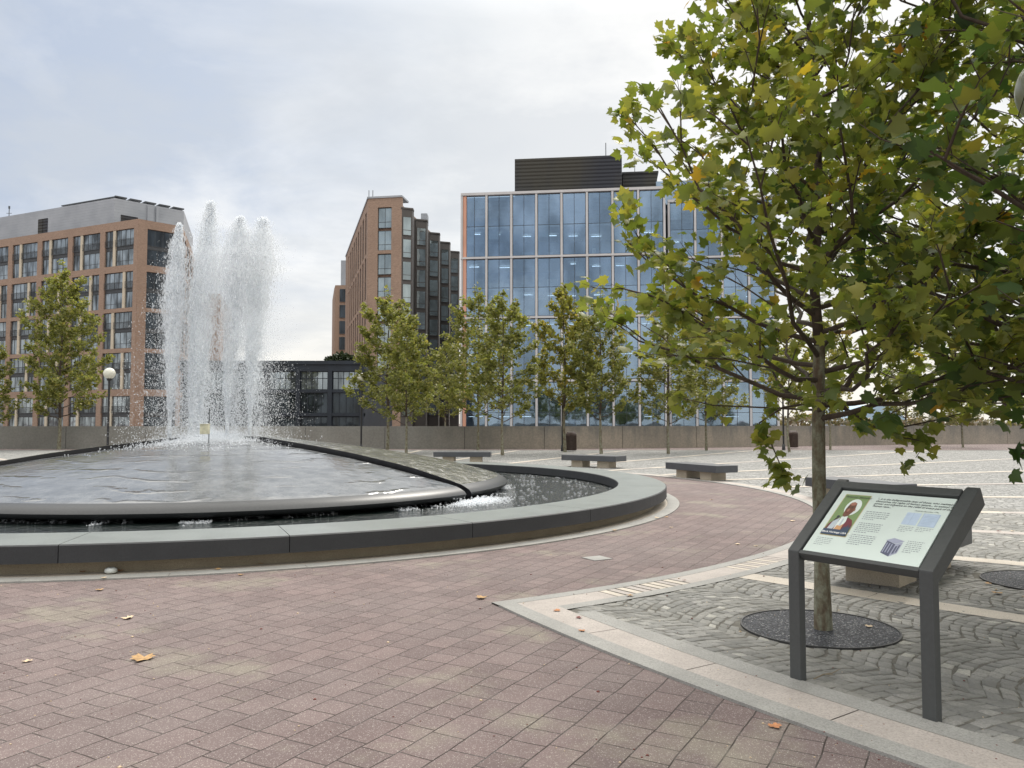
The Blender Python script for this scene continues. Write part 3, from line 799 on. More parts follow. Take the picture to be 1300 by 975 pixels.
# ------------------------------------------------------------------ information sign
SL = Vector((1.752, 5.005, 0)); SRt = Vector((2.225, 4.325, 0))
ux = (SRt-SL).normalized(); W_ = (SRt-SL).length           # along the panel, left to right
bk = Vector((-ux.y, ux.x, 0))                                 # away from the viewer
if bk.y < 0: bk = -bk
TI = R(38); up = bk*math.cos(TI)+Vector((0,0,math.sin(TI))); nn = ux.cross(up)     # panel up, panel normal
if nn.z < 0: nn = -nn
sg = thing('information_sign', 'low slanted information panel on two dark grey posts in front of the tree', 'sign', SL)
ZB = .795
def arm(x0, x1, name):
    # side profile in (back, z): post with a bent arm, extruded along ux
    D = .062
    T0 = .66
    prof = [(0,0),(D,0),(D,ZB-.055)]
    n2 = (-math.sin(TI), math.cos(TI))
    # lower line of arm
    prof += [(D+.022, ZB-.04)]
    prof += [(.03+T0*math.cos(TI)+.055, ZB-.04+T0*math.sin(TI)-.035), (.0+T0*math.cos(TI)+.035, ZB+T0*math.sin(TI)+.035-.008), (T0*math.cos(TI)-.0, ZB+T0*math.sin(TI)+.012), (0, ZB+.012)]
    mb = MB(); n = len(prof)
    vs = []
    for xx in (x0, x1):
        for b_, z in prof: vs.append(SL+ux*xx+bk*b_+Vector((0,0,z)))
    mb.add(vs, [tuple(range(n-1,-1,-1)), tuple(range(n,2*n))]+[(i,(i+1)%n,n+(i+1)%n,n+i) for i in range(n)])
    return mb.build(name, M['post'], sg, bevel=.006)
PW = .078
arm(-PW/2, PW/2, 'post'); arm(W_-PW/2, W_+PW/2, 'post')
def pl(u, v, w_=0): return SL+Vector((0,0,ZB))+ux*u+up*v+nn*w_
def plate(mb, u0,u1,v0,v1,w0,w1,mi=0):
    vs = [pl(u,v,w_) for w_ in (w0,w1) for u,v in ((u0,v0),(u1,v0),(u1,v1),(u0,v1))]
    mb.add(vs, [(3,2,1,0),(4,5,6,7),(0,1,5,4),(1,2,6,5),(2,3,7,6),(3,0,4,7)], mi)
I0, I1 = PW/2+.001, W_-PW/2-.001
mb = MB(); plate(mb, I0,I1, .0,.03,-.05,.004); plate(mb, I0,I1,.60,.66,-.05,.02); plate(mb, I0,I1,.0,.66,-.055,-.042)
mb.build('frame', M['post'], sg, bevel=.003)
G0, G1, GV0, GV1 = I0+.012, I1-.012, .032, .592
m_panel = noisy('pale_mint_panel', (.66,.74,.69), .22, scale=3, amp=.04)
mb = MB(); plate(mb, G0,G1,GV0,GV1,-.01,.0); panel = mb.build('panel', m_panel, sg)
def flat(name, c, r=.4): return noisy(name, c, r, scale=20, amp=.06)
INK = flat('dark_ink', (.05,.055,.06)); GREYINK = flat('grey_ink', (.22,.25,.27))
GW = G1-G0; GH = GV1-GV0
def P2(a, b_): return (G0+a*GW, GV0+b_*GH)      # panel fractions -> plate coords (b up)
def quad(mb, a0,a1,b0,b1,w_,mi=0):
    mb.add([pl(*P2(a,b_), w_) for a,b_ in ((a0,b0),(a1,b0),(a1,b1),(a0,b1))], [(0,1,2,3)], mi)
def blob(mb, ca, cb, ra, rb, w_, mi=0, n=20, a0=0, a1=2*math.pi, rot=0):
    pts = []
    for i in range(n):
        t_ = a0+(a1-a0)*i/(n-1 if a1-a0 < 6.2 else n)
        x_, y_ = ra*math.cos(t_), rb*math.sin(t_)
        pts.append(pl(*P2(ca+x_*math.cos(rot)-y_*math.sin(rot), cb+x_*math.sin(rot)+y_*math.cos(rot)), w_))
    mb.add(pts, [tuple(range(n))], mi)
def poly(mb, pts, w_, mi=0): mb.add([pl(*P2(a,b_), w_) for a,b_ in pts], [tuple(range(len(pts)))], mi)
# portrait picture: a plain painted bust
pm = [flat('portrait_gold_edge',(.55,.45,.28)), flat('portrait_green',(.20,.29,.12)), flat('portrait_white_hair',(.72,.78,.74)), flat('portrait_brown_skin',(.17,.07,.045)),
      flat('portrait_light_brown',(.36,.16,.11)), flat('portrait_maroon',(.17,.035,.05)), flat('portrait_navy',(.045,.07,.12)), flat('portrait_silver',(.50,.56,.60)), flat('portrait_orange',(.6,.33,.16)), INK]
mb = MB(); e = .0007
quad(mb, .055,.30,.265,.945, e, 0); quad(mb, .061,.294,.275,.938, 2*e, 1)
blob(mb, .196,.735,.070,.135, 3*e, 2)                                    # white hair
poly(mb, [(.066,.36),(.075,.45),(.115,.53),(.16,.56),(.215,.565),(.26,.535),(.287,.46),(.289,.36)], 3*e, 5)
poly(mb, [(.085,.36),(.10,.49),(.145,.55),(.15,.45),(.135,.36)], 4*e, 7)
poly(mb, [(.145,.36),(.152,.57),(.205,.585),(.215,.50),(.20,.36)], 4*e, 2)
poly(mb, [(.17,.36),(.176,.54),(.188,.54),(.195,.36)], 5*e, 7)
poly(mb, [(.152,.36),(.16,.43),(.19,.42),(.21,.46),(.213,.36)], 6*e, 8)
poly(mb, [(.148,.60),(.145,.70),(.155,.78),(.185,.82),(.215,.80),(.226,.72),(.222,.655),(.205,.60),(.18,.57),(.16,.575)], 5*e, 3)
blob(mb, .187,.785,.028,.028, 6*e, 4); blob(mb, .175,.68,.010,.028, 6*e, 4)
blob(mb, .165,.715,.009,.006, 7*e, 9); blob(mb, .196,.72,.009,.006, 7*e, 9)
poly(mb, [(.154,.735),(.172,.742),(.172,.735),(.154,.728)], 7*e, 9); poly(mb, [(.187,.74),(.207,.745),(.207,.738),(.187,.732)], 7*e, 9)
blob(mb, .173,.642,.014,.006, 7*e, 5); blob(mb, .228,.69,.006,.022, 6*e, 4)
quad(mb, .061,.294,.275,.362, 8*e, 6)
poly(mb, [(.215,.36),(.24,.43),(.245,.40),(.265,.46),(.27,.40),(.289,.44),(.289,.36)], 6*e, 6)
blob(mb, .122,.565,.014,.018, 7*e, 9); poly(mb, [(.10,.50),(.118,.56),(.126,.55),(.108,.49)], 7*e, 9)
mb.build('portrait_picture', pm, sg)
# pictures on the right
pb = flat('pale_blue_document',(.48,.58,.70)); pb2 = flat('pale_blue_print',(.40,.50,.62)); bx_ = flat('slate_drawing',(.10,.11,.17)); bx2 = flat('lilac_drawing',(.35,.37,.47))
mb = MB(); quad(mb, .68,.80,.555,.74, e, 0); quad(mb, .815,.95,.55,.745, e, 1); quad(mb, .821,.944,.558,.737, 2*e, 0); quad(mb, .737,.741,.555,.74, 2*e, 1)
for q in range(6): quad(mb, .835,.93-.012*(q%3), .70-.022*q, .706-.022*q, 3*e, 1)
mb.build('document_picture', [pb, pb2], sg)
mb = MB()
poly(mb, [(.655,.12),(.655,.30),(.735,.26),(.735,.08)], e, 0); poly(mb, [(.735,.08),(.735,.26),(.785,.30),(.785,.14)], e, 1)
poly(mb, [(.645,.30),(.70,.345),(.795,.315),(.735,.265)], 2*e, 1)
for q in range(3): quad(mb, .664+.022*q,.672+.022*q,.13,.27-.005*q, 2*e, 1)
poly(mb, [(.745,.12),(.745,.23),(.76,.24),(.76,.13)], 2*e, 0); poly(mb, [(.767,.14),(.767,.25),(.778,.26),(.778,.15)], 2*e, 0)
mb.build('box_picture', [bx_, bx2], sg)
# illegibly small body text: rows of word-length marks
tr = random.Random(5)
def para(a0, a1, b1, rows, dy, hgt, ragged=.9):
    mb = MB()
    for q in range(rows):
        x_ = a0; end = a1 if q < rows-1 else a0+(a1-a0)*.55
        end -= tr.uniform(0, .08)*(a1-a0)
        while x_ < end:
            w__ = tr.uniform(.008,.026); w__ = min(w__, end-x_+.004)
            quad(mb, x_, x_+w__, b1-q*dy-hgt, b1-q*dy, e, 0); x_ += w__+.006
    mb.build('caption_text', GREYINK, sg)
para(.335,.555,.70,5,.030,.010); para(.335,.555,.515,6,.028,.010); para(.335,.555,.33,6,.028,.010)
para(.68,.80,.53,4,.024,.007); para(.82,.95,.53,3,.024,.007); para(.815,.945,.33,7,.026,.008); para(.055,.20,.225,5,.026,.007)
bpy.context.view_layer.update()
def text(body, a, b_, size, mat, name='lettering', shear=0., align='LEFT', w_=.0012, bold=0.):
    cu_ = bpy.data.curves.new('t', 'FONT'); cu_.body = body; cu_.size = size; cu_.shear = shear; cu_.align_x = align; cu_.offset = bold; cu_.resolution_u = 3
    ob = bpy.data.objects.new('t', cu_); COL.objects.link(ob); bpy.context.view_layer.update()
    me_ = bpy.data.meshes.new_from_object(ob.evaluated_get(bpy.context.evaluated_depsgraph_get()))
    bpy.data.objects.remove(ob)
    u0, v0 = P2(a, b_)
    for vv in me_.vertices:
        q = pl(u0+vv.co.x, v0+vv.co.y, w_)-SL; vv.co = q
    me_.materials.clear(); me_.materials.append(mat)
    return link(name, me_, sg)
text('"...it is the indispensable duty of those, who maintain for\nthemselves the rights of human nature... to extend their\npower and influence to the relief of every part of the\nhuman race..."', .36,.895, .0218, INK, 'quotation', .3, bold=.0003)
text('- Benjamin Banneker, 1791', .72,.765, .0135, INK, 'attribution', .3)
text('Benjamin Banneker', .075,.885, .0225, INK, 'picture_title', .2, w_=.004)
text('Black Heritage USA 15', .066,.30, .0205, flat('white_ink',(.8,.8,.8)), 'picture_caption', .0, w_=.0075, bold=.0005)

# ------------------------------------------------------------------ foliage
LEAF2 = np.array([(0,0),(.12,-.09),(.38,-.13),(.40,.03),(.62,.16),(.47,.27),(.55,.54),(.31,.49),(.20,.66),(0,.98),
                  (-.20,.66),(-.31,.49),(-.55,.54),(-.47,.27),(-.62,.16),(-.40,.03),(-.38,-.13),(-.12,-.09)])
def leaf_tpl(detail):
    if detail:
        o = LEAF2; c = np.array([[0,.28]]); P = np.vstack([c, o]); n = len(o)
        z = -.22*np.abs(P[:,0])-.16*(P[:,1]-.3)**2+.0
        F_ = [(0, 1+i, 1+(i+1)%n) for i in range(n)]
        return np.c_[P[:,0], P[:,1]-.0, z], np.array(F_)
    P = np.array([(0,0,0),(.45,.05,-.1),(.42,.5,-.1),(0,1,-.05),(-.42,.5,-.1),(-.45,.05,-.1),(0,.35,.03)])
    return P, np.array([(6,0,1),(6,1,2),(6,2,3),(6,3,4),(6,4,5),(6,5,0)])
def leaves_mesh(name, A, D, S, mat, detail, droop=.35):
    """A anchors, D outward directions, S sizes."""
    n = len(A); tp_, tf = leaf_tpl(detail)
    y = D+rng.normal(0,.55,(n,3)); y[:,2] -= droop; y /= np.linalg.norm(y,axis=1)[:,None]
    nrm = rng.normal(0,.55,(n,3)); nrm[:,2] += .8
    x = np.cross(y, nrm); x /= np.linalg.norm(x,axis=1)[:,None]; z = np.cross(x, y)
    curl = rng.uniform(.3,2.0,n)
    W = (tp_[None,:,0,None]*x[:,None,:]+tp_[None,:,1,None]*y[:,None,:]+tp_[None,:,2,None]*(z*curl[:,None])[:,None,:])*S[:,None,None]+A[:,None,:]
    Fc = (tf[None]+(np.arange(n)*len(tp_))[:,None,None]).reshape(-1,3)
    return mesh_np(name, W.reshape(-1,3), Fc, [mat])
def gen_tree(seed, H, z0, tr_r, Rf, n_limb, rise, n_leaf, leaf, tubes=6, sub=6, hang=(), out=.55, sides=5, low=1.0, pw=1.05):
    r_ = np.random.default_rng(seed)
    tb = MB(); br_ = MB()
    lead = []; 
    wx, wy = r_.normal(0,.03,2)
    NL = 12
    for i in range(NL+1):
        h = H*i/NL; lead.append(Vector((wx*math.sin(h*1.1)+r_.normal(0,.008)*i*.5, wy*math.sin(h*.9)+r_.normal(0,.008)*i*.5, h)))
    lead[0].z = -.02
    def lead_at(h):
        f_ = min(h/H*NL, NL-.001); i = int(f_); return lead[i].lerp(lead[i+1], f_-i)
    def rad(h): return max(.006, tr_r*(1-.16*min(1, h/z0))*(1 if h < z0 else max(0.,1-(h-z0)/(H-z0))**.8))
    rs = [rad(v.z)*(1.22 if i == 0 else 1) for i, v in enumerate(lead)]
    ncut = next(i for i, v in enumerate(lead) if v.z > z0*1.08)
    tb.tube(lead[:ncut+1], rs[:ncut+1], 12, cap=False); br_.tube(lead[ncut:], rs[ncut:], 8)
    anchors = []; dirs = []; wts = []
    ga = r_.uniform(0, 6.28)
    for k_ in range(n_limb):
        f_ = (k_+.5)/n_limb
        zs = z0+(H-z0)*.86*f_**pw
        az = ga+k_*2.399963+r_.normal(0,.25)
        up_ = rise*(.75+.5*r_.random())*(low+(1-low)*min(1,f_*2.2))
        rr_ = Rf(min(zs+up_*.9, H*.98), az)*r_.uniform(.86,1.06)
        rl = rr_*math.hypot(1, .3)
        p0 = lead_at(zs); pts = []
        n = 7
        sw = r_.normal(0,.12)
        for i in range(n+1):
            t_ = i/n
            hor = rr_*t_**.92
            vz = up_*rr_*(.55*t_+.45*t_*t_)/1.0*(1.0)
            a_ = az+sw*t_*1.5
            pts.append(Vector((p0.x+hor*math.cos(a_), p0.y+hor*math.sin(a_), p0.z+vz))+Vector(r_.normal(0,.02*rr_,3))*(t_>0))
        r0 = max(.007, rad(zs)*.5)
        br_.tube(pts, [r0*(1-.78*i/n) for i in range(n+1)], sides, cap=False)
        # side branches
        for s in range(sub):
            t_ = .22+.78*(s+r_.random()*.8)/sub
            t_ = min(t_, .98); i = int(t_*n); q0 = pts[i].lerp(pts[min(i+1,n)], t_*n-i)
            dl = (pts[min(i+1,n)]-pts[max(i-1,0)]).normalized()
            side = 1 if s % 2 else -1
            d2 = (Matrix.Rotation(side*r_.uniform(.4,1.05), 3, 'Z') @ dl)
            d2 = (d2+Vector(r_.normal(0,.22,3))+Vector((0,0,.12))).normalized()
            l2 = rr_*r_.uniform(.22,.46)*(1.15-.5*t_)
            l2 = max(l2, .16)
            q = [q0, q0+d2*l2*.5+Vector((0,0,.02)), q0+d2*l2+Vector((0,0,-.02*l2))]
            if sides > 3: br_.tube(q, [r0*.32, r0*.24, r0*.1], 4, cap=False)
            for w__ in range(4):
                tt_ = (w__+1)/4; pq = q[0].lerp(q[1], tt_*2) if tt_ < .5 else q[1].lerp(q[2], tt_*2-1)
                anchors.append(pq); dirs.append(d2); wts.append(l2)
                if w__ in (1,3):
                    for sg_ in (-1,1):
                        d3 = Matrix.Rotation(sg_*.8, 3, 'Z') @ d2
                        p3 = pq+d3*l2*.28
                        anchors.append(p3); dirs.append(d3); wts.append(l2)
                        if sides > 3: br_.tube([pq, p3], [r0*.14, r0*.07], 3, cap=False)
        anchors.append(pts[-1]); dirs.append((pts[-1]-pts[-2]).normalized()); wts.append(rr_*.3)
    for i in range(26):
        h = H-(H-z0)*.16*r_.random(); p_ = lead_at(min(h,H*.999))
        anchors.append(p_+Vector(r_.normal(0,.07,3))); dirs.append(Vector((r_.normal(),r_.normal(),.6)).normalized()); wts.append(.25)
    for (hp) in hang:
        br_.tube(hp, [.010-.007*i/(len(hp)-1) for i in range(len(hp))], 5, cap=False)
        for i in range(len(hp)//3, len(hp)):
            for q in range(2): anchors.append(Vector(hp[i])); dirs.append(Vector((r_.normal(),r_.normal(),-.6)).normalized()); wts.append(.9)
    A = np.array([tuple(a) for a in anchors]); D = np.array([tuple(d) for d in dirs]); w__ = np.array(wts)**.7; w__ /= w__.sum()
    idx = r_.choice(len(A), n_leaf, p=w__)
    AA = A[idx]+r_.normal(0,leaf*out,(n_leaf,3)); DD = D[idx]
    S = r_.uniform(.6,1.15,n_leaf)*leaf
    return tb, br_, AA, DD, S
def put_tree(name, lab, loc, tree, leafm, detail, group, mats=None):
    tb, br_, AA, DD, S = tree
    WX, WY, WZ = AA[:,0]+loc[0], AA[:,1]+loc[1], AA[:,2]
    # foliage is kept clear of the lamp head and of the gap on its open side
    kk = np.clip(WY/5.67, .2, 1.0)
    dl2 = np.hypot(WX-3.97*kk, (WZ-1.6)-2.44*kk)/kk
    k_ = (dl2 > .46) | (WY > 6.0); AA, DD, S = AA[k_], DD[k_], S[k_]
    t = thing(name, lab, 'tree', loc, group=group)
    tr_ = tb.build('trunk', M['bark'], t, smooth=True, world=False)
    cr = link('crown', leaves_mesh('crown', AA, DD, S, leafm, detail), t)
    b_ = br_.build('limb', M['branch'], tr_, smooth=True, world=False)
    return t
# far young plane trees
def Rfar(mx_, H):
    def f_(z, az):
        t_ = (z-1.6)/(H-1.6)
        return mx_*np.interp(t_, [0,.1,.3,.6,.82,1.0], [.9,1.02,1.0,.82,.58,.2])*(1+.14*math.sin(3*az+z*1.3))
    return f_
protos = []
for i, (H, mx_, nl, sd) in enumerate(((9.4,1.75,5900,11),(8.6,1.75,6400,22),(9.9,1.7,5300,33),(11.4,2.35,10500,44),(9.0,1.6,4700,55),(9.2,1.95,6600,66))):
    tr3 = gen_tree(sd, H, 1.75, .075 if i != 3 else .1, Rfar(mx_, H), [34,36,30,46,24,38][i], [.85,.75,1.0,.6,1.1,.6][i], nl, [.165,.155,.165,.18,.175,.16][i], sub=5, sides=3)
    protos.append(tr3)
far = [ # px, base y, top y, proto, label
 (76,570.5,331,3,'full olive green tree at the far left, taller than the lamp beside it'),
 (492,574,366,1,'left one of the pair of trees in front of the flatiron brick building'),
 (516,577,388,0,'right one of the pair of trees in front of the flatiron brick building'),
 (607,571,362,5,'narrow tree before the left edge of the glass office building'),
 (638,578,366,0,'narrow tree just right of the farthest left bench'),
 (717,574,357,4,'sparse tree whose trunk stands beside the brown litter bin'),
 (763,576,372,1,'tree behind the middle bench, right of the litter bin'),
 (848,576,385,0,'tree against the wall above the bench nearest the fountain'),
 (896,572,395,5,'tree by the wall, halfway between the right bench and the front tree'),
 (1001,574,400,4,'far tree seen just left of the front trunk'),
 (1053,571,395,2,'far tree seen just right of the front trunk'),
 (1221,568,440,0,'far tree near the right edge, behind the hanging leaves'),
 (1150,567,430,1,'far tree against the wall between the front tree and the right edge'),
 (566,563,428,1,'low tree filling the gap left of the glass office building'),
 (-18,572,420,0,'tree cut off by the left edge of the photo')]
H0 = [9.4,8.6,9.9,11.4,9.0,9.2]; made = {}
for i, (tx, ty_, top, pi, lab) in enumerate(far):
    x, y = gnd(tx, ty_); Hn = px2z(top, y)
    if pi not in made:
        t = put_tree('plane_tree', lab, (x,y,0), protos[pi], M['leaf_far2'] if pi in (2,4) else M['leaf_far'], False, 'young plane trees along the wall'); made[pi] = t
    else: t = copy_tree(made[pi], None, (x,y,0))
    s = Hn/H0[pi]
    t.scale = (s*(.98+.22*((i*37)%10)/10),)*2+(s,); t.rotation_euler = (0,0,i*1.9); t['label'] = lab; t['group'] = 'young plane trees along the wall'
# front tree behind the sign
def Rfront(z, az):
    t_ = (z-1.5)/5.0
    return np.interp(t_, [0,.15,.35,.55,.75,1], [1.62,1.72,1.52,1.22,1.0,.45])*(1+.08*math.sin(2*az+z*1.7)+.06*math.sin(5*az))
def hp(pts): return [Vector(p) for p in pts]
TX, TY = 2.40, 6.22
hang = [hp([(-.1,0,1.75),(-.3,-.05,1.72),(-.5,-.1,1.6),(-.42,-.12,1.45),(-.36,-.15,1.28),(-.33,-.15,1.2)]),
        hp([(.1,-.05,1.78),(.3,-.15,1.6),(.5,-.2,1.5),(.7,-.25,1.46),(.62,-.25,1.34)]),
        hp([(.1,.0,1.75),(.5,-.1,1.55),(.8,-.2,1.62),(1.1,-.2,1.7)]),
        hp([(0,0,1.7),(-.35,.1,1.72),(-.8,.1,1.74),(-1.1,.0,1.80)])]
tr3 = gen_tree(5, 6.6, 1.62, .058, Rfront, 56, .95, 7600, .100, sub=7, hang=hang, out=.5, low=.25, pw=1.3)
put_tree('plane_tree', 'slim tree with mottled bark growing right behind the information sign', (TX,TY,0), tr3, M['leaf_mid'], True, 'front plane trees')
def Rnear(z, az):
    t_ = (z-1.7)/5.6
    return np.interp(t_, [0,.12,.35,.55,.75,1], [2.0,2.55,2.6,2.3,1.7,.6])*(1+.08*math.sin(3*az+z*1.3+1))
hang = [hp([(-.3,-.1,2.0),(-1.0,-.3,1.9),(-1.5,-.35,1.7),(-1.75,-.4,1.5),(-1.8,-.4,1.35)]), hp([(-.3,.3,2.1),(-1.2,.5,1.95),(-1.9,.6,1.8),(-2.3,.6,1.62)]),
        hp([(-.3,-.5,2.0),(-1.0,-.7,1.95),(-1.5,-.8,1.75),(-1.7,-.8,1.5)]), hp([(-.2,.1,1.9),(-.9,.2,1.75),(-1.4,.2,1.55),(-1.6,.2,1.4)])]
tr3 = gen_tree(17, 7.2, 1.62, .085, Rnear, 60, .62, 7600, .130, sub=8, out=.55, hang=hang, low=.05, pw=1.75)
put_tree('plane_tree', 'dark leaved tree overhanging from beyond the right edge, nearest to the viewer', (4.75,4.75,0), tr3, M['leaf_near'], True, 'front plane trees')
def R2(z, az):
    t_ = (z-1.6)/5.2
    return np.interp(t_, [0,.15,.35,.55,.75,1], [1.5,2.0,2.0,1.8,1.3,.5])
tr3 = gen_tree(29, 6.8, 1.7, .07, R2, 46, .8, 5200, .115, sub=6, out=.5, low=.2, pw=1.5)
put_tree('plane_tree', 'second overhanging tree, its gravel pit at the right edge of the photo', (5.38,8.02,0), tr3, M['leaf_mid'], True, 'front plane trees')

# fallen leaves
dl_n = 0
tpv, tpf = leaf_tpl(True)
def fallen(px_, py_, size, mat, lab, seed):
    r_ = np.random.default_rng(seed); x, y = gnd(px_, py_)
    P = tpv.copy(); P[:,1] -= .4; a = r_.uniform(0,6.28)
    z = .18*np.abs(P[:,0])**1.2+.30*(P[:,1])**2+.05*np.sin(P[:,0]*9+seed)*np.cos(P[:,1]*7)
    X = P[:,0]*math.cos(a)-P[:,1]*math.sin(a); Y_ = P[:,0]*math.sin(a)+P[:,1]*math.cos(a)
    zz = (z-z.min())*1.0+.02/size*0
    me_ = mesh_np('fallen_leaf', np.c_[X*size, Y_*size, zz*size+.004], tpf, [mat])
    rC = math.hypot(x-CX, y-CY)
    on_red = (9.9 < rC < 12.3) or (rC > 12.3 and math.hypot(x-EX, y-EY) > ER)
    o = link('fallen_leaf', me_, None, (x, y, .002 if on_red else .018)); tag(o, lab, 'leaf', 'fallen leaves'); return o
FL = [(187,833,.115,'dead','largest tan fallen leaf, lying on the red paving at lower left'),
 (167,782,.075,'dead_pale','pale fallen leaf above the largest tan leaf'),(44,835,.05,'dead_pale','small pale fallen leaf by the left edge of the paving'),
 (133,747,.06,'dead','small tan leaf just in front of the fountain kerb at left'),(612,757,.085,'dead','curled tan leaf to the left of the pointed stone corner'),
 (978,916,.055,'dead_orange','orange brown leaf on the red paving below the sign posts'),(707,775,.05,'dead_orange','rusty leaf on the pointed stone corner'),
 (733,784,.04,'dead_red','small reddish leaf on the grey strip near the stone corner'),(738,800,.045,'dead_orange','crumpled rusty leaf below the pointed stone corner'),
 (798,756,.05,'dead','yellow tan leaf on the curved stone band'),(866,737,.03,'dead_red','dark red scrap on the curved stone band'),
 (933,690,.06,'dead_pale','tan leaf on red paving left of the sign'),(957,692,.045,'dead_pale','thin pale leaf just left of the sign panel'),
 (902,634,.06,'dead','tan leaf on the red ring path, right of the fountain'),(833,658,.07,'dead_pale','pale leaf lying on the kerb at the right end of the fountain'),
 (845,656,.06,'dead','tan leaf on the outer edge of the fountain kerb'),(851,669,.05,'dead_pale','pale leaf on the ring path just off the kerb'),
 (779,674,.055,'dead','tan leaf on the kerb strip at mid rim'),(1097,795,.045,'dead_pale','pale leaf on the gravel of the tree pit'),
 (1247,741,.05,'dead','tan leaf on the rim of the right hand gravel pit'),(1260,753,.075,'dead','tan leaf on the setts below the right hand gravel pit'),
 (1263,675,.05,'dead_red','dark red leaf on a cream band at right'),(1281,675,.05,'dead_pale','pale leaf on a cream band at right'),
 (1003,661,.07,'dead_pale','pale leaf on the ring path beside the tree trunk'),(110,726,.06,'dead_orange','rusty leaf against the fountain skirt'),
 (157,725,.055,'dead_orange','rusty leaf beside the milky cup by the fountain'),(281,723,.055,'dead','tan leaf on the kerb in front of the fountain'),
 (310,728,.05,'dead','tan leaf on the paving in front of the kerb'),(334,716,.05,'dead','tan leaf tucked under the fountain rim'),(137,734,.045,'dead_pale','small pale leaf on the kerb below the milky cup')]
for i, (a, b_, c_, d_, lab) in enumerate(FL): fallen(a, b_, c_*1.15, M[d_], lab, i+1)
x, y = gnd(146,727)
t = thing('plastic_cup', 'crumpled milky plastic cup lying against the fountain skirt', 'cup', (x,y,.016))
mb = MB(); mb.lathe([(0,.018),(.05,.018),(.066,.03),(.058,.062),(.035,.075),(0,.068)], 14, (x,y)); mb.build('bowl', M['cup'], t, smooth=True)
x, y = gnd(1040,858)
mb = MB(); mb.tube([(x-.08,y-.04,.022),(x,y+.01,.035),(x+.07,y+.05,.03),(x+.14,y+.10,.04)], [.004,.004,.003,.002], 5)
mb.tube([(x,y+.01,.035),(x+.05,y-.01,.04)], [.003,.002], 5)
tag(mb.build('fallen_twig', M['twig']), 'dry twig lying on the setts by the left sign post', 'twig')

# grit, seed husks and leaf crumbs scattered on the paving
n = 1500
ry_ = rng.uniform(2.6, 13, n); rx_ = rng.uniform(-.75, .75, n)*ry_
rc_ = np.hypot(rx_-CX, ry_-CY); k_ = (rc_ > 9.9); rx_, ry_, rc_ = rx_[k_], ry_[k_], rc_[k_]
red_ = ((rc_ < 12.3) | (np.hypot(rx_-EX, ry_-EY) > ER))
P = np.stack([rx_, ry_, np.where(red_, .002, .017)], 1)
sz_ = rng.lognormal(math.log(.0042), .5, len(P)).clip(.002, .014)
V1, F1 = drops(P, sz_, .5)
half_ = len(F1)//2//8*8
me_ = mesh_np('paving_litter', V1, F1, [M['dead_pale'], M['dead_red']], fm=(np.arange(len(F1)) >= half_).astype(int))
tag(link('paving_litter', me_), 'tiny pale and brown crumbs of leaves and grit on the paving', None, None, 'stuff')

# ------------------------------------------------------------------ buildings
def face_frame(P0, d):
    """u along d (left to right seen from the front), w outwards towards the viewer."""
    L = math.hypot(*d); d = (d[0]/L, d[1]/L); n_ = (d[1], -d[0])
    return lambda u, w_, z: (P0[0]+d[0]*u+n_[0]*w_, P0[1]+d[1]*u+n_[1]*w_, z), math.atan2(d[1], d[0])
wcache = {}
def win_proto(key, w_, h_, nmull, rail, glass, frame, spand=None, split=None):
    """a window: frame mesh in local u(x), w(-y), z; returns frame object data + pane data + rail data"""
    if key in wcache: return wcache[key]
    fb = MB(); t_ = .07
    fb.box(0,w_,-.09,.0,0,t_); fb.box(0,w_,-.09,.0,h_-t_,h_); fb.box(0,t_,-.09,0,t_,h_-t_); fb.box(w_-t_,w_,-.09,0,t_,h_-t_)
    for q in range(1, nmull): fb.box(w_*q/nmull-.03, w_*q/nmull+.03, -.085,0,t_,h_-t_)
    if split: fb.box(t_, w_-t_, -.08, -.005, h_*split-.03, h_*split+.03)
    pb_ = MB(); pb_.box(t_*.8, w_-t_*.8, -.05,-.02, t_*.8, h_-t_*.8)
    rb = None
    if rail:
        rb = MB(); rh = 1.05
        rb.box(0,w_,-.34,-.30,.05,.11); rb.box(0,w_,-.34,-.30,rh-.05,rh)
        nb = int(w_/.16)
        for q in range(nb+1): rb.box(w_*q/nb-.015, w_*q/nb+.015, -.33,-.31,.11,rh-.05)
    def me_(mb_, mt, nm):
        m_ = bpy.data.meshes.new(nm); m_.from_pydata(mb_.v, [], mb_.f); m_.materials.append(mt); return m_
    wcache[key] = (me_(fb, frame, 'window'), me_(pb_, glass, 'pane'), me_(rb, M['railing'], 'railing') if rb else None)
    return wcache[key]
def put_window(parent, fr, ang, u, z, key, *a, wd=-.3):
    f_, p_, r_ = win_proto(key, *a)
    loc = Vector(fr(u, wd, z))-parent.location
    o = link('window', f_, parent, loc); o.rotation_euler = (0,0,ang)
    link('pane', p_, o)
    if r_: link('railing', r_, o)
    return o
# ---- left apartment building
A0 = Vector((-57.05,120.0)); dl_ = Vector((-.907,.42)); 
Lbl = thing('apartment_building', 'tan brick apartment building with grey roof storey on the left, behind the jets', 'building', (A0.x,A0.y,0))
cham = Vector((.7071,.7071)); c1 = A0+cham*6.85; sd_ = Vector((-.305,.952))
farL = A0+dl_*62
def zy(y, Y): return px2z(y, Y)
ZT = zy(275,120)
wall = MB()
ins = .5
def inset_pts(): 
    return [farL+Vector((.4,.9))*ins, A0+Vector((.10,1.0))*ins*1.1, c1+Vector((-.75,.25))*ins*1.3, c1+sd_*30+Vector((-1,0))*ins, farL+sd_*30]
wall.prism([tuple(p) for p in inset_pts()], -2, ZT-.6, 0, 2)
fL, aL = face_frame(tuple(farL), tuple(A0-farL))       # u from far left to the corner
LL = 62.
rows = []; zz = ZT-1.35
ys_top = [286,341.7,394,446.6,502.5]; 
zr = [px2z(y_, 120)+0.0 for y_ in ys_top]
gh = 5.6
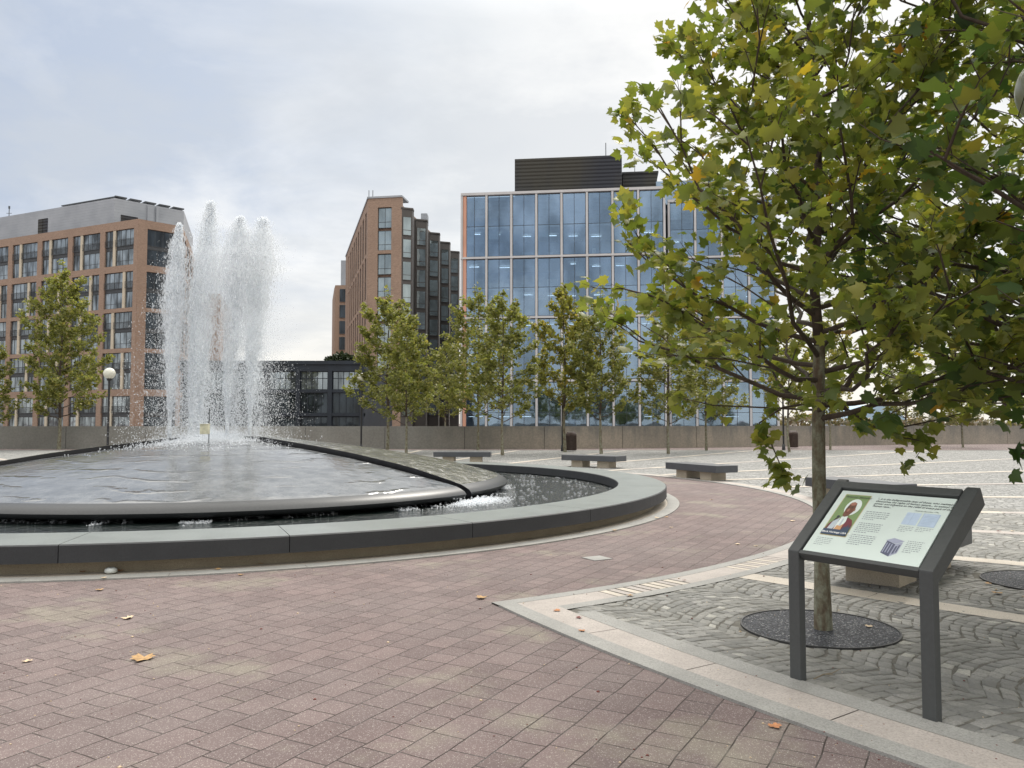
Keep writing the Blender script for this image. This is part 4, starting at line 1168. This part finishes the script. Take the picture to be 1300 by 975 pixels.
wall.box(0, LL, -.5, 0, zr[0], ZT, 0, fL)
for i, z1 in enumerate(zr):
    z0_ = z1-gh; znext = zr[i+1] if i+1 < len(zr) else -2
    wall.box(0, LL, -.5, 0, znext, z0_, 0, fL)
bays = [(LL-.85-7.48*k_-6.35, LL-.85-7.48*k_) for k_ in range(8)]
for i, z1 in enumerate(zr):
    z0_ = z1-gh; prevu = LL
    for (u0, u1) in bays:
        wall.box(u1, prevu, -.5, 0, z0_, z1, 0, fL); prevu = u0
    wall.box(0, prevu, -.5, 0, z0_, z1, 0, fL)
# chamfer face
fC, aC = face_frame(tuple(A0), tuple(cham))
LC = 6.85
for z1, z0_ in [(ZT, zr[0])]+[(zr[i]-gh, zr[i+1] if i+1 < 5 else -2) for i in range(5)]: wall.box(0, LC, -.5, 0, z0_, z1, 0, fC)
for z1 in zr: wall.box(0, 1.45, -.5, 0, z1-gh, z1, 0, fC); wall.box(LC-.55, LC, -.5, 0, z1-gh, z1, 0, fC)
# street side
fS, aS = face_frame(tuple(c1), tuple(sd_))
LS = 28.
wall.box(0, LS, -.5, 0, zr[0], ZT, 0, fS)
for i, z1 in enumerate(zr):
    wall.box(0, LS, -.5, 0, zr[i+1] if i+1 < 5 else -2, z1-gh, 0, fS)
    for q in range(5): wall.box(q*6.8, q*6.8+1.2, -.5, 0, z1-gh, z1, 0, fS)
for i, z1 in enumerate(zr):
    spn = MB()
    z0_ = z1-gh; wide_right = i % 2 == 0
    for k_, (u0, u1) in enumerate(bays):
        pil = MB(); nw, pw = 1.75, .55; ww = (u1-u0)-nw-pw
        if wide_right: n0, n1, p0_, w0_, w1_ = u0, u0+nw, u0+nw, u0+nw+pw, u1
        else: n0, n1, p0_, w0_, w1_ = u1-nw, u1, u1-nw-pw, u0, u0+ww
        pil.box(p0_, p0_+pw, -.48, -.04, z0_+.002, z1-.002, 0, fL); pil.build('pillar', M['cream_pillar'], Lbl)
        for (a_, b_) in ((n0,n1),(w0_,w1_)): spn.box(a_+.002, b_-.002, -.49, -.26, z0_+2.55, z0_+3.0, 0, fL)
        put_window(Lbl, fL, aL, n0, z0_, 'nar', nw, 2.5, 2, False, M['apt_glass'], M['spandrel'])
        put_window(Lbl, fL, aL, n0, z0_+3.02, 'nar2', nw, 2.55, 2, True, M['apt_glass'], M['spandrel'])
        put_window(Lbl, fL, aL, w0_, z0_, 'wid', ww, 2.5, 3, False, M['apt_glass'], M['spandrel'], None, .3)
        put_window(Lbl, fL, aL, w0_, z0_+3.02, 'wid2', ww, 2.55, 4, True, M['apt_glass'], M['spandrel'])
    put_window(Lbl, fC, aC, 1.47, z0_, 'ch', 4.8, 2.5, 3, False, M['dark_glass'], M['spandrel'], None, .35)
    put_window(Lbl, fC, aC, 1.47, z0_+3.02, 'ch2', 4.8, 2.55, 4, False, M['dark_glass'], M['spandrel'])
    spn.box(1.46, LC-.56, -.49, -.26, z0_+2.55, z0_+3.0, 0, fC)
    spn.build('spandrel', M['spandrel'], Lbl)
    for q in range(4):
        put_window(Lbl, fS, aS, q*6.8+1.22, z0_, 'st', 5.5, 2.5, 4, False, M['apt_glass'], M['spandrel'])
        put_window(Lbl, fS, aS, q*6.8+1.22, z0_+3.02, 'st2', 5.5, 2.55, 4, False, M['apt_glass'], M['spandrel'])
wall.build('wall', [M['brick'], M['brick'], M['roof']], Lbl)
# grey roof storey
g0 = Vector((px2x(139,124.5),124.5)); gr = g0+cham*11.0
hgt = px2z(248,124.5)
ph_ = MB(); ph_.prism([tuple(g0+dl_*58), tuple(g0), tuple(gr), tuple(gr+sd_*20), tuple(g0+dl_*58+sd_*20)], ZT-.7, hgt)
ph_.build('roof_storey', M['grey_metal'], Lbl)
rp_ = MB(); fG, aG = face_frame(tuple(g0+dl_*58), tuple(g0-(g0+dl_*58)))
rp_.box(58-13.8, 58-1.2, -3.2, -.8, hgt+.45, hgt+.62, 0, fG)
for q in range(6): rp_.box(58-13.5+q*2.4, 58-13.4+q*2.4, -2, -1.9, hgt, hgt+.45, 0, fG)
fH, aH = face_frame(tuple(g0), tuple(cham))
for q in range(5): rp_.box(.3+q*2.3, 2.1+q*2.3, -3, -.6, hgt+.4, hgt+.6, 0, fH); rp_.box(1.1+q*2.3, 1.2+q*2.3, -2, -1.9, hgt, hgt+.4, 0, fH)
rp_.build('solar_rack', M['spandrel'], Lbl)
lv = MB(); lv.box(58-18.3, 58-15.9, -.1, .06, ZT-.2, ZT+3.0, 0, fG); lv.box(58-17.2,58-17.1,.06,.1,ZT-.2,ZT+3,0,fG); lv.build('vent_louvre', M['louvre'], Lbl)
lv = MB(); lv.box(1.0, 3.6, -.1, .06, ZT+.9, ZT+2.0, 0, fH); lv.build('vent_louvre', M['louvre'], Lbl)
lv = MB(); lv.box(5.0, 6.0, -.1, .25, ZT-.3, hgt-.1, 0, fH); lv.box(6.4, 6.9, -.1, .25, ZT-.3, hgt-.1, 0, fH); lv.build('duct', M['grey_metal'], Lbl)
an = MB(); xa_, ya_ = px2x(4,150), 150.
an.tube([(xa_,ya_,30),(xa_,ya_,px2z(262,150))], .07, 6); an.tube([(xa_-.5,ya_,px2z(268,150)),(xa_+.5,ya_,px2z(268,150))], .05, 5); an.tube([(xa_,ya_,px2z(262,150)),(xa_,ya_,px2z(262,150)+.5)], .16, 6)
an.build('antenna', M['spandrel'], Lbl)
# ---- brick block seen through the spray
Y = 165.
t = thing('brick_building', 'plain tan brick block seen through the fountain spray', 'building', (px2x(260,Y),Y,0))
wall = MB(); X0, X1 = px2x(238,Y), px2x(277,Y); ZZ = px2z(372,Y)
wall.prism([(X0,Y),(X1,Y),(X1-8,Y+30),(X0-8,Y+30)], -2, ZZ); wall.build('wall', M['brick'], t)
fr, an_ = face_frame((X0,Y),(1,0))
for q in range(8):
    put_window(t, fr, an_, 1.0, 2+q*3.2, 'plain', 1.8, 1.9, 2, False, M['dark_glass'], M['spandrel'], wd=.1)
# ---- dark low steel and glass building
Y = 76.
t = thing('low_building', 'low navy steel and glass building behind the wall, left of centre', 'building', (px2x(350,Y),Y,0))
X0, X1 = px2x(228,Y), px2x(462,Y); ZZ = px2z(458,Y)
fr, an_ = face_frame((X0,Y),(1,0)); LW = X1-X0
wall = MB(); wall.prism([(X0,Y+.6),(X1,Y+.6),(X1,Y+18),(X0,Y+18)], -2, ZZ-.1, 0, 1)
wall.box(-.1, LW+.1, -1.0, .25, ZZ-.35, ZZ, 0, fr); wall.box(0, LW, -.6, .1, ZZ-1.0, ZZ-.35, 0, fr)
zl = [px2z(496,Y), px2z(526,Y)]
for z_ in zl: wall.box(0, LW, -.6, .06, z_-.18, z_+.12, 0, fr)
cols = [X1-3.05*k_-.1 for k_ in range(7)]
for cx_ in cols:
    u = cx_-X0; 
    if u > 0.3: wall.box(u-.3, u+.1, -.6, .12, -2, ZZ-.9, 0, fr)
wall.build('wall', [M['navy_steel'], M['roof']], t)
for k_ in range(5):
    u0 = cols[k_+1]-X0+.12; w__ = cols[k_]-cols[k_+1]-.44
    put_window(t, fr, an_, u0, px2z(495,Y)+.0, 'lb1', w__, ZZ-1.0-px2z(495,Y), 5, False, M['apt_glass'], M['navy_steel'], None, .62, wd=-.2)
    put_window(t, fr, an_, u0, px2z(525,Y)+.0, 'lb2', w__, px2z(497,Y)-px2z(525,Y)-.1, 4, False, M['dark_glass'], M['navy_steel'], wd=-.2)
    put_window(t, fr, an_, u0, px2z(525,Y)-2.6, 'lb3', w__, 2.3, 4, False, M['dark_glass'], M['navy_steel'], wd=-.2)
sh = MB()
for q in range(60):
    pass
# shrub on that roof
xs, ys_ = px2x(432,Y+6), Y+6
t2 = thing('shrub', 'small dark shrub on the roof of the low navy building', 'shrub', (xs,ys_,ZZ-.1))
n = 700; D = rng.normal(0,1,(n,3)); D /= np.linalg.norm(D,axis=1)[:,None]; A_ = D*np.array([2.2,1.6,1.5])*rng.uniform(.75,1,(n,1)); A_[:,2] = np.abs(A_[:,2])*1.1
link('foliage', leaves_mesh('foliage', A_*.8, D, np.full(n,.35), leafmat('dark_shrub_foliage', [(0,(.015,.025,.012)),(1,(.04,.055,.022))], .2), False), t2)
mb = MB(); mb.tube([(0,0,0),(0,0,1.2)], .1, 6); mb.build('stem', M['branch'], t2, world=False)
# ---- flatiron brick building
B0 = Vector((px2x(465,108),108.)); ZF = px2z(249,108)
t = thing('apartment_building', 'narrow flatiron brick building with stepped glass bays in the centre', 'building', (B0.x,B0.y,0))
B1 = Vector((px2x(508.5,107.2),107.2)); ld = Vector((-.277,.961)); rd = Vector((.1625,.9867))
wall = MB()
wall.prism([(B0.x+.45,B0.y+.5),(B1.x,B1.y+.5),tuple(B1+Vector((.150,1.))*31),tuple(B0+ld*40)], -2, ZF-1.0, 0, 1)
fF, aF = face_frame(tuple(B0), tuple(B1-B0)); LF = (B1-B0).length
px_m = 108/1010
wu0, wu1 = 13.2*px_m, 31.5*px_m
frz = [(px2z(294,108), px2z(261,108)), (px2z(354,108), px2z(320,108))]
zrow = [px2z(y_,108) for y_ in (261,321,381,441,501)]
ghf = 5.95
wall.box(0, LF, -.5, 0, zrow[0], ZF, 0, fF)
for i, z1 in enumerate(zrow):
    wall.box(0, LF, -.5, 0, zrow[i+1] if i+1 < 5 else -2, z1-ghf, 0, fF)
    wall.box(0, wu0, -.5, 0, z1-ghf, z1, 0, fF); wall.box(wu1, LF, -.5, 0, z1-ghf, z1, 0, fF)
    put_window(t, fF, aF, wu0+.01, z1-ghf, 'ff', wu1-wu0-.02, 2.75, 2, False, M['bay_glass'], M['spandrel'], None, .3)
    put_window(t, fF, aF, wu0+.01, z1-ghf+3.1, 'ff2', wu1-wu0-.02, 2.8, 2, False, M['bay_glass'], M['spandrel'], None, .3)
# left receding face
Bf = B0+ld*40
fB, aB = face_frame(tuple(Bf), tuple(B0-Bf)); LB = 40.
wall.box(0, LB, -.45, 0, zrow[0], ZF, 0, fB)
for i, z1 in enumerate(zrow):
    wall.box(0, LB, -.45, 0, zrow[i+1] if i+1 < 5 else -2, z1-ghf, 0, fB)
    for q in range(11):
        u0 = q*3.8; wall.box(u0, min(u0+1.9, LB), -.45, 0, z1-ghf, z1, 0, fB)
        if q < 10:
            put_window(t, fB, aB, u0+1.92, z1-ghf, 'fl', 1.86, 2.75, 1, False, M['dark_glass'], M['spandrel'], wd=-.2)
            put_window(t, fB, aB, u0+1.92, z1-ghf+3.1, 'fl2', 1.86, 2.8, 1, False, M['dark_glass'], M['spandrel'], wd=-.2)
cp = MB()
cp.box(-.1, LF+.05, -3, .1, ZF, ZF+.25, 0, fF); cp.box(0, LB+.1, -3, .1, ZF, ZF+.25, 0, fB)
wall.build('wall', [M['brick'], M['roof']], t); cp.build('coping', M['grey_metal'], t)
# stepped bays along the right side
tops = [262,277,294,306,318]; rx = [521.4,540,556,569.5,581.6]; lx = [508.4,526.5,543,558,570.5]; dp = [107.2,114.3,122.2,128.6,135.6]
back = MB(); back.prism([tuple(B1+Vector((-1.0,.6))), tuple(B1+Vector((.0,.6))), tuple(B1+Vector((.1525,1.))*31), tuple(B1+rd*32+Vector((-2,0)))], -2, ZF-1.2)
back.build('side_wall', M['bay_metal'], t)
for k_ in range(5):
    Y = dp[k_]; x0, x1 = px2x(lx[k_],Y), px2x(rx[k_],Y); zt_ = px2z(tops[k_],Y)
    b_ = MB(); ry = Y+.42*(x1-x0); b_.prism([(x0,Y),(x1,ry),(x1+.1,Y+1.5),(x0+.1,Y+1.3)], -2, zt_)
    b_.prism([(x0-.1,Y-.12),(x1+.12,ry-.12),(x1+.12,Y+1.6),(x0-.1,Y+1.4)], zt_, zt_+.22)
    ob = b_.build('window_bay', M['bay_metal'], t)
    fr, an_ = face_frame((x0,Y),(1,.42))
    bw = math.hypot(x1-x0, ry-Y)
    for q in range(9):
        z_ = zt_-.75-3.08*(q+1)+.2
        o = put_window(t, fr, an_, .14, z_, 'bw%d'%k_, bw-.28, 2.6, 1, False, M['bay_glass'], M['bay_metal'], None, .28, wd=.02)
rt = MB(); rt.box(px2x(533,118),px2x(541,118),118,120,ZF-.8,px2z(268,118)); rt.build('roof_unit', M['grey_metal'], t)
am = MB(); am.tube([(px2x(466,109),109,ZF),(px2x(466,109),109,px2z(238,109))], .05, 5); am.tube([(px2x(471,109),109,ZF),(px2x(471,109),109,px2z(238,109))], .05, 5); am.build('antenna', M['spandrel'], t)
# ---- farther brick wing
Y = 160.
t = thing('brick_building', 'farther red brown brick block left of the flatiron building', 'building', (px2x(425,Y),Y,0))
wall = MB(); X0, X1 = px2x(417,Y), px2x(440,Y); ZZ = px2z(361,Y)
wall.prism([(X0+.0,Y+4),(px2x(424,Y),Y),(X1+2,Y),(X1+2,Y+20),(X0-4,Y+20)], -2, ZZ, 0, 1); wall.build('wall', [M['brick'], M['roof']], t)
wall = MB(); wall.box(px2x(431,Y+3), px2x(440,Y+3), Y+3, Y+12, ZZ-1, px2z(329,Y+3)); wall.build('roof_storey', M['grey_metal'], t)
fr, an_ = face_frame((px2x(430,Y),Y),(1,0))
for q in range(8): put_window(t, fr, an_, .0, ZZ-3.4-3.25*q, 'fw', 1.5, 2.6, 2, False, M['dark_glass'], M['spandrel'], wd=.1)
# distant hall and tree belt seen under the crowns at right
Y = 400.
t = thing('distant_hall', 'distant pale blue arched hall seen under the branches at right', 'building', (px2x(1115,Y),Y,0))
mb = MB(); pr = [(px2x(1085,Y)+ (px2x(1150,Y)-px2x(1085,Y))*i/14, px2z(534,Y)+ (px2z(513,Y)-px2z(534,Y))*math.sin(math.pi*i/14)**.7) for i in range(15)]
n = 15; mb.add([(x_,Y,z_) for x_,z_ in pr]+[(x_,Y+60,z_) for x_,z_ in pr], [(i,i+1,n+i+1,n+i) for i in range(14)]+[tuple(range(14,-1,-1))]); mb.build('roof', noisy('pale_blue_roof',(.35,.48,.6),.5), t)
mb = MB(); mb.box(pr[0][0],pr[-1][0],Y+.5,Y+59,-1,px2z(534,Y)); mb.build('wall', M['grey_metal'], t)
n = 5000; xs_ = rng.uniform(20, 330, n); A_ = np.stack([xs_, 330+rng.uniform(0,20,n), np.abs(rng.normal(0,1,n))*1.2+2.2*(1+np.sin(xs_*.11))*rng.random(n)], 1)
D = rng.normal(0,1,(n,3)); D /= np.linalg.norm(D,axis=1)[:,None]
o = link('distant_woods', leaves_mesh('woods', A_, D, rng.uniform(1.0,2.2,n), leafmat('hazy_autumn_foliage', [(0,(.12,.12,.09)),(.6,(.2,.17,.12)),(1,(.28,.2,.14))]), False)); tag(o, 'distant autumn tree belt beyond the wall', None, None, 'stuff')
# ---- glass office building
O0 = Vector((px2x(586,106),106.)); od = Vector((.993,-.12))
t = thing('office_building', 'blue glass office building with pale grid frame and black roof screen', 'building', (O0.x,O0.y,0))
fO, aO = face_frame(tuple(O0), tuple(od))
ZO = px2z(245,106); zg = [px2z(327,106), px2z(404,106), px2z(484,106), px2z(564,106)]
def office(parent, fO, aO, nb, bay, ztop, zg, dark_last=True):
    LW = nb*bay
    core = MB(); back_ = MB(); ceil = MB(); lit = MB(); frm = MB()
    rr_ = random.Random(nb)
    core.box(0, LW, -26, -9, -2, ztop-.8, 0, fO)
    core.box(0, .25, -9, -.05, -2, ztop-.4, 0, fO); core.box(LW-.25, LW, -9, -.05, -2, ztop-.4, 0, fO); core.box(.25, LW-.25, -9, -.1, ztop-.8, ztop-.35, 0, fO)
    levels = [ztop]+zg
    for i in range(len(levels)-1):
        z1, z0_ = levels[i], levels[i+1]; zm = (z1+z0_)/2
        for zf in (z0_, zm):
            ceil.box(.25, LW-.25, -9, -.25, zf-.25, zf+.15, 0, fO)
        for b_ in range(nb):
            for zf, zt_ in ((z0_, zm), (zm, z1)):
                if rr_.random() < .62:
                    d0 = rr_.uniform(-5.5,-2.2); u0 = b_*bay+rr_.uniform(.3,1.2)
                    lit.box(u0, u0+rr_.uniform(1.0,2.0), d0, d0+.22, zt_-.52, zt_-.46, 0, fO)
                if rr_.random() < .30:
                    u0 = b_*bay+.25+(bay/2-.1)*rr_.choice([0,1]); back_.box(u0, u0+bay/2-.3, -.45, -.40, zt_-rr_.uniform(.8,2.6), zt_-.3, 0, fO)
                # desks, cupboards, dim room blocks
                if rr_.random() < .8:
                    u0 = b_*bay+rr_.uniform(.1,1.6); d0 = rr_.uniform(-6.5,-1.2)
                    back_.box(u0, u0+rr_.uniform(.5,1.5), d0-.5, d0, zf+.16, zf+rr_.uniform(.7,1.4), rr_.choice([0,1,1]), fO)
        frm.box(-.12, LW+.12, -.1, .42, z0_-.13, z0_+.13, 0, fO)
        for b_ in range(nb):
            u0 = b_*bay+.15; w__ = bay-.3
            fb_key = 'of%d_%d_%d' % (nb, i, int(ztop))
            hgt_ = z1-z0_-.34
            f_, p_, r_ = win_proto(fb_key, w__, hgt_, 2, False, M['office_glass'], M['dark_mullion'], None, .5)
            o = link('window', f_, parent, Vector(fO(u0, -.02, z0_+.17))-parent.location); o.rotation_euler = (0,0,aO)
            link('pane', p_, o)
    frm.box(-.12, LW+.12, -.4, .42, ztop-.12, ztop+.22, 0, fO)
    for b_ in range(nb+1): frm.box(b_*bay-.14, b_*bay+.14, -.1, .36, -2, ztop-.12, 0, fO)
    core.build('inner_wall', M['office_in'], parent); ceil.build('floor_slab', M['office_ceiling'], parent)
    lit.build('ceiling_light', M['strip'], parent); back_.build('furniture', [M['office_ceiling'], M['office_in']], parent); frm.build('facade_grid', M['office_frame'], parent)
office(t, fO, aO, 8, 3.35, ZO, zg)
cpv = MB(); cpv.box(.2, .62, -.2, .3, -2, ZO-.2, 0, fO); cpv.build('copper_fin', M['copper'], t)
# black roof screen
rs_ = MB(); rs_.box(6.95, 21.4, -14, -1.6, ZO+.3, px2z(200,107)+.2, 0, fO); rs_.build('roof_screen', M['louvre'], t)
rs_ = MB(); rs_.box(21.6, 26.3, -14, -6.0, ZO+.3, px2z(213,108), 0, fO); rs_.box(21.5,26.5,-14,-5.8,px2z(213,108),px2z(213,108)+.25,0,fO); rs_.build('roof_screen', M['louvre'], t)
xx, Y = px2x(771,108), 108.
rs_ = MB(); rs_.tube([(xx,Y,36),(xx,Y,px2z(176,Y))], .06, 5); xx = px2x(814,Y); rs_.tube([(xx,Y+4,33),(xx,Y+4,px2z(187,Y)+.5)], .05, 5); rs_.build('antenna', M['spandrel'], t)
# right hand volume
Q0 = Vector(fO(27.6,-3.0,0)[:2]); fQ, aQ = face_frame(tuple(Q0), tuple(od))
t3 = thing('office_wing', 'set back right wing of the glass office building, mostly behind the front tree', 'building', (Q0.x,Q0.y,0))
office(t3, fQ, aQ, 4, 3.45, px2z(246,103), zg)
gp = MB(); gp.box(-1.5, 8.5, -8, -2.0, px2z(246,103)+.23, px2z(212,103), 0, fQ); gp.build('roof_storey', coated('rooftop_glass',(.28,.36,.45),.7), t3)
dk = MB(); dk.box(-.9, -.3, -20, -.6, -2, px2z(246,103), 0, fQ); dk.build('link_wall', M['dark_glass'], t3)

# ------------------------------------------------------------------ sky and sun
wd = bpy.data.worlds.new('World'); scene.world = wd; wd.use_nodes = True
T = NT(wd); bg = T.n['Background']
SUN_EL, SUN_AZ = 46., 20.      # azimuth measured from +Y towards +X
sky = T.new('ShaderNodeTexSky', sky_type='NISHITA', sun_disc=False); sky.sun_elevation = R(SUN_EL); sky.sun_rotation = R(SUN_AZ)
sky.air_density = 1.0; sky.dust_density = 2.0
tc = T.new('ShaderNodeTexCoord').outputs['Generated']
s3 = T.new('ShaderNodeSeparateXYZ'); T.link(tc, s3.inputs[0])
zc = T.math('MAXIMUM', s3.outputs[2], .0)
den = T.math('ADD', zc, .16)
cx_ = T.new('ShaderNodeCombineXYZ'); T.link(T.math('DIVIDE', s3.outputs[0], den), cx_.inputs[0]); T.link(T.math('DIVIDE', s3.outputs[1], den), cx_.inputs[1])
pv = cx_.outputs[0]
n1 = T.noise(T.mapping(pv, loc=(2.3,.4,0)), .75, 6, .55, dist=.3); n2 = T.noise(T.mapping(pv, loc=(5,1,0)), 2.3, 7, .6, dist=.4)
# broad brightness: bluer and darker to the left, bright around the middle right
lr = T.ramp(T.math('ADD', T.math('MULTIPLY', s3.outputs[0], .8), .5), [(.0, (.40,.465,.585)), (.26, (.49,.545,.635)), (.45, (.635,.665,.69)), (.62, (.77,.775,.765)), (1.0, (.71,.715,.715))])
cl = T.math('ADD', T.math('MULTIPLY', n1, .6), T.math('MULTIPLY', n2, .4))
puff = T.ramp(cl, [(.41, 0.), (.57, 1.)])
bandm = T.ramp(zc, [(.0, 1.), (.12, 1.), (.30, .75), (.5, .35)])
colr = T.mix(T.math('MULTIPLY', T.math('MULTIPLY', puff, bandm), .75), lr, (.90,.89,.86))
dkm = T.ramp(T.noise(T.mapping(pv, loc=(9,3,0)), 1.3, 6, .62), [(.44, 0.), (.62, .6)])
colr = T.mix(dkm, colr, (.53,.56,.595))
hz = T.ramp(zc, [(.0, .8), (.09, .45), (.2, .0)])
colr = T.mix(hz, colr, (.86,.815,.73))
colr = T.mix(T.ramp(zc, [(.46, 0.), (.7, 1.)]), colr, (.72,.70,.66))
zen = T.ramp(zc, [(.42, 1.), (.75, 1.0)])
zb_ = T.math('ADD', 1.0, T.math('MULTIPLY', T.ramp(zc, [(.46, 0.), (.85, 1.)]), 2.3))
vm = T.new('ShaderNodeVectorMath', operation='SCALE'); T.link(colr, vm.inputs[0]); T.link(T.math('MULTIPLY', zb_, 10.), vm.inputs['Scale'])
fin = T.mix(.93, sky.outputs[0], vm.outputs[0])
T.link(fin, bg.inputs[0]); bg.inputs[1].default_value = .10
sd2 = bpy.data.lights.new('sun', 'SUN'); sd2.energy = 1.2; sd2.angle = R(12); sd2.color = (1.0,.95,.87)
so = bpy.data.objects.new('sun', sd2); COL.objects.link(so)
dv = Vector((math.sin(R(SUN_AZ))*math.cos(R(SUN_EL)), math.cos(R(SUN_AZ))*math.cos(R(SUN_EL)), math.sin(R(SUN_EL))))
so.rotation_euler = dv.to_track_quat('Z', 'Y').to_euler(); so.location = (0,0,60)
scene.view_settings.exposure = 0.32
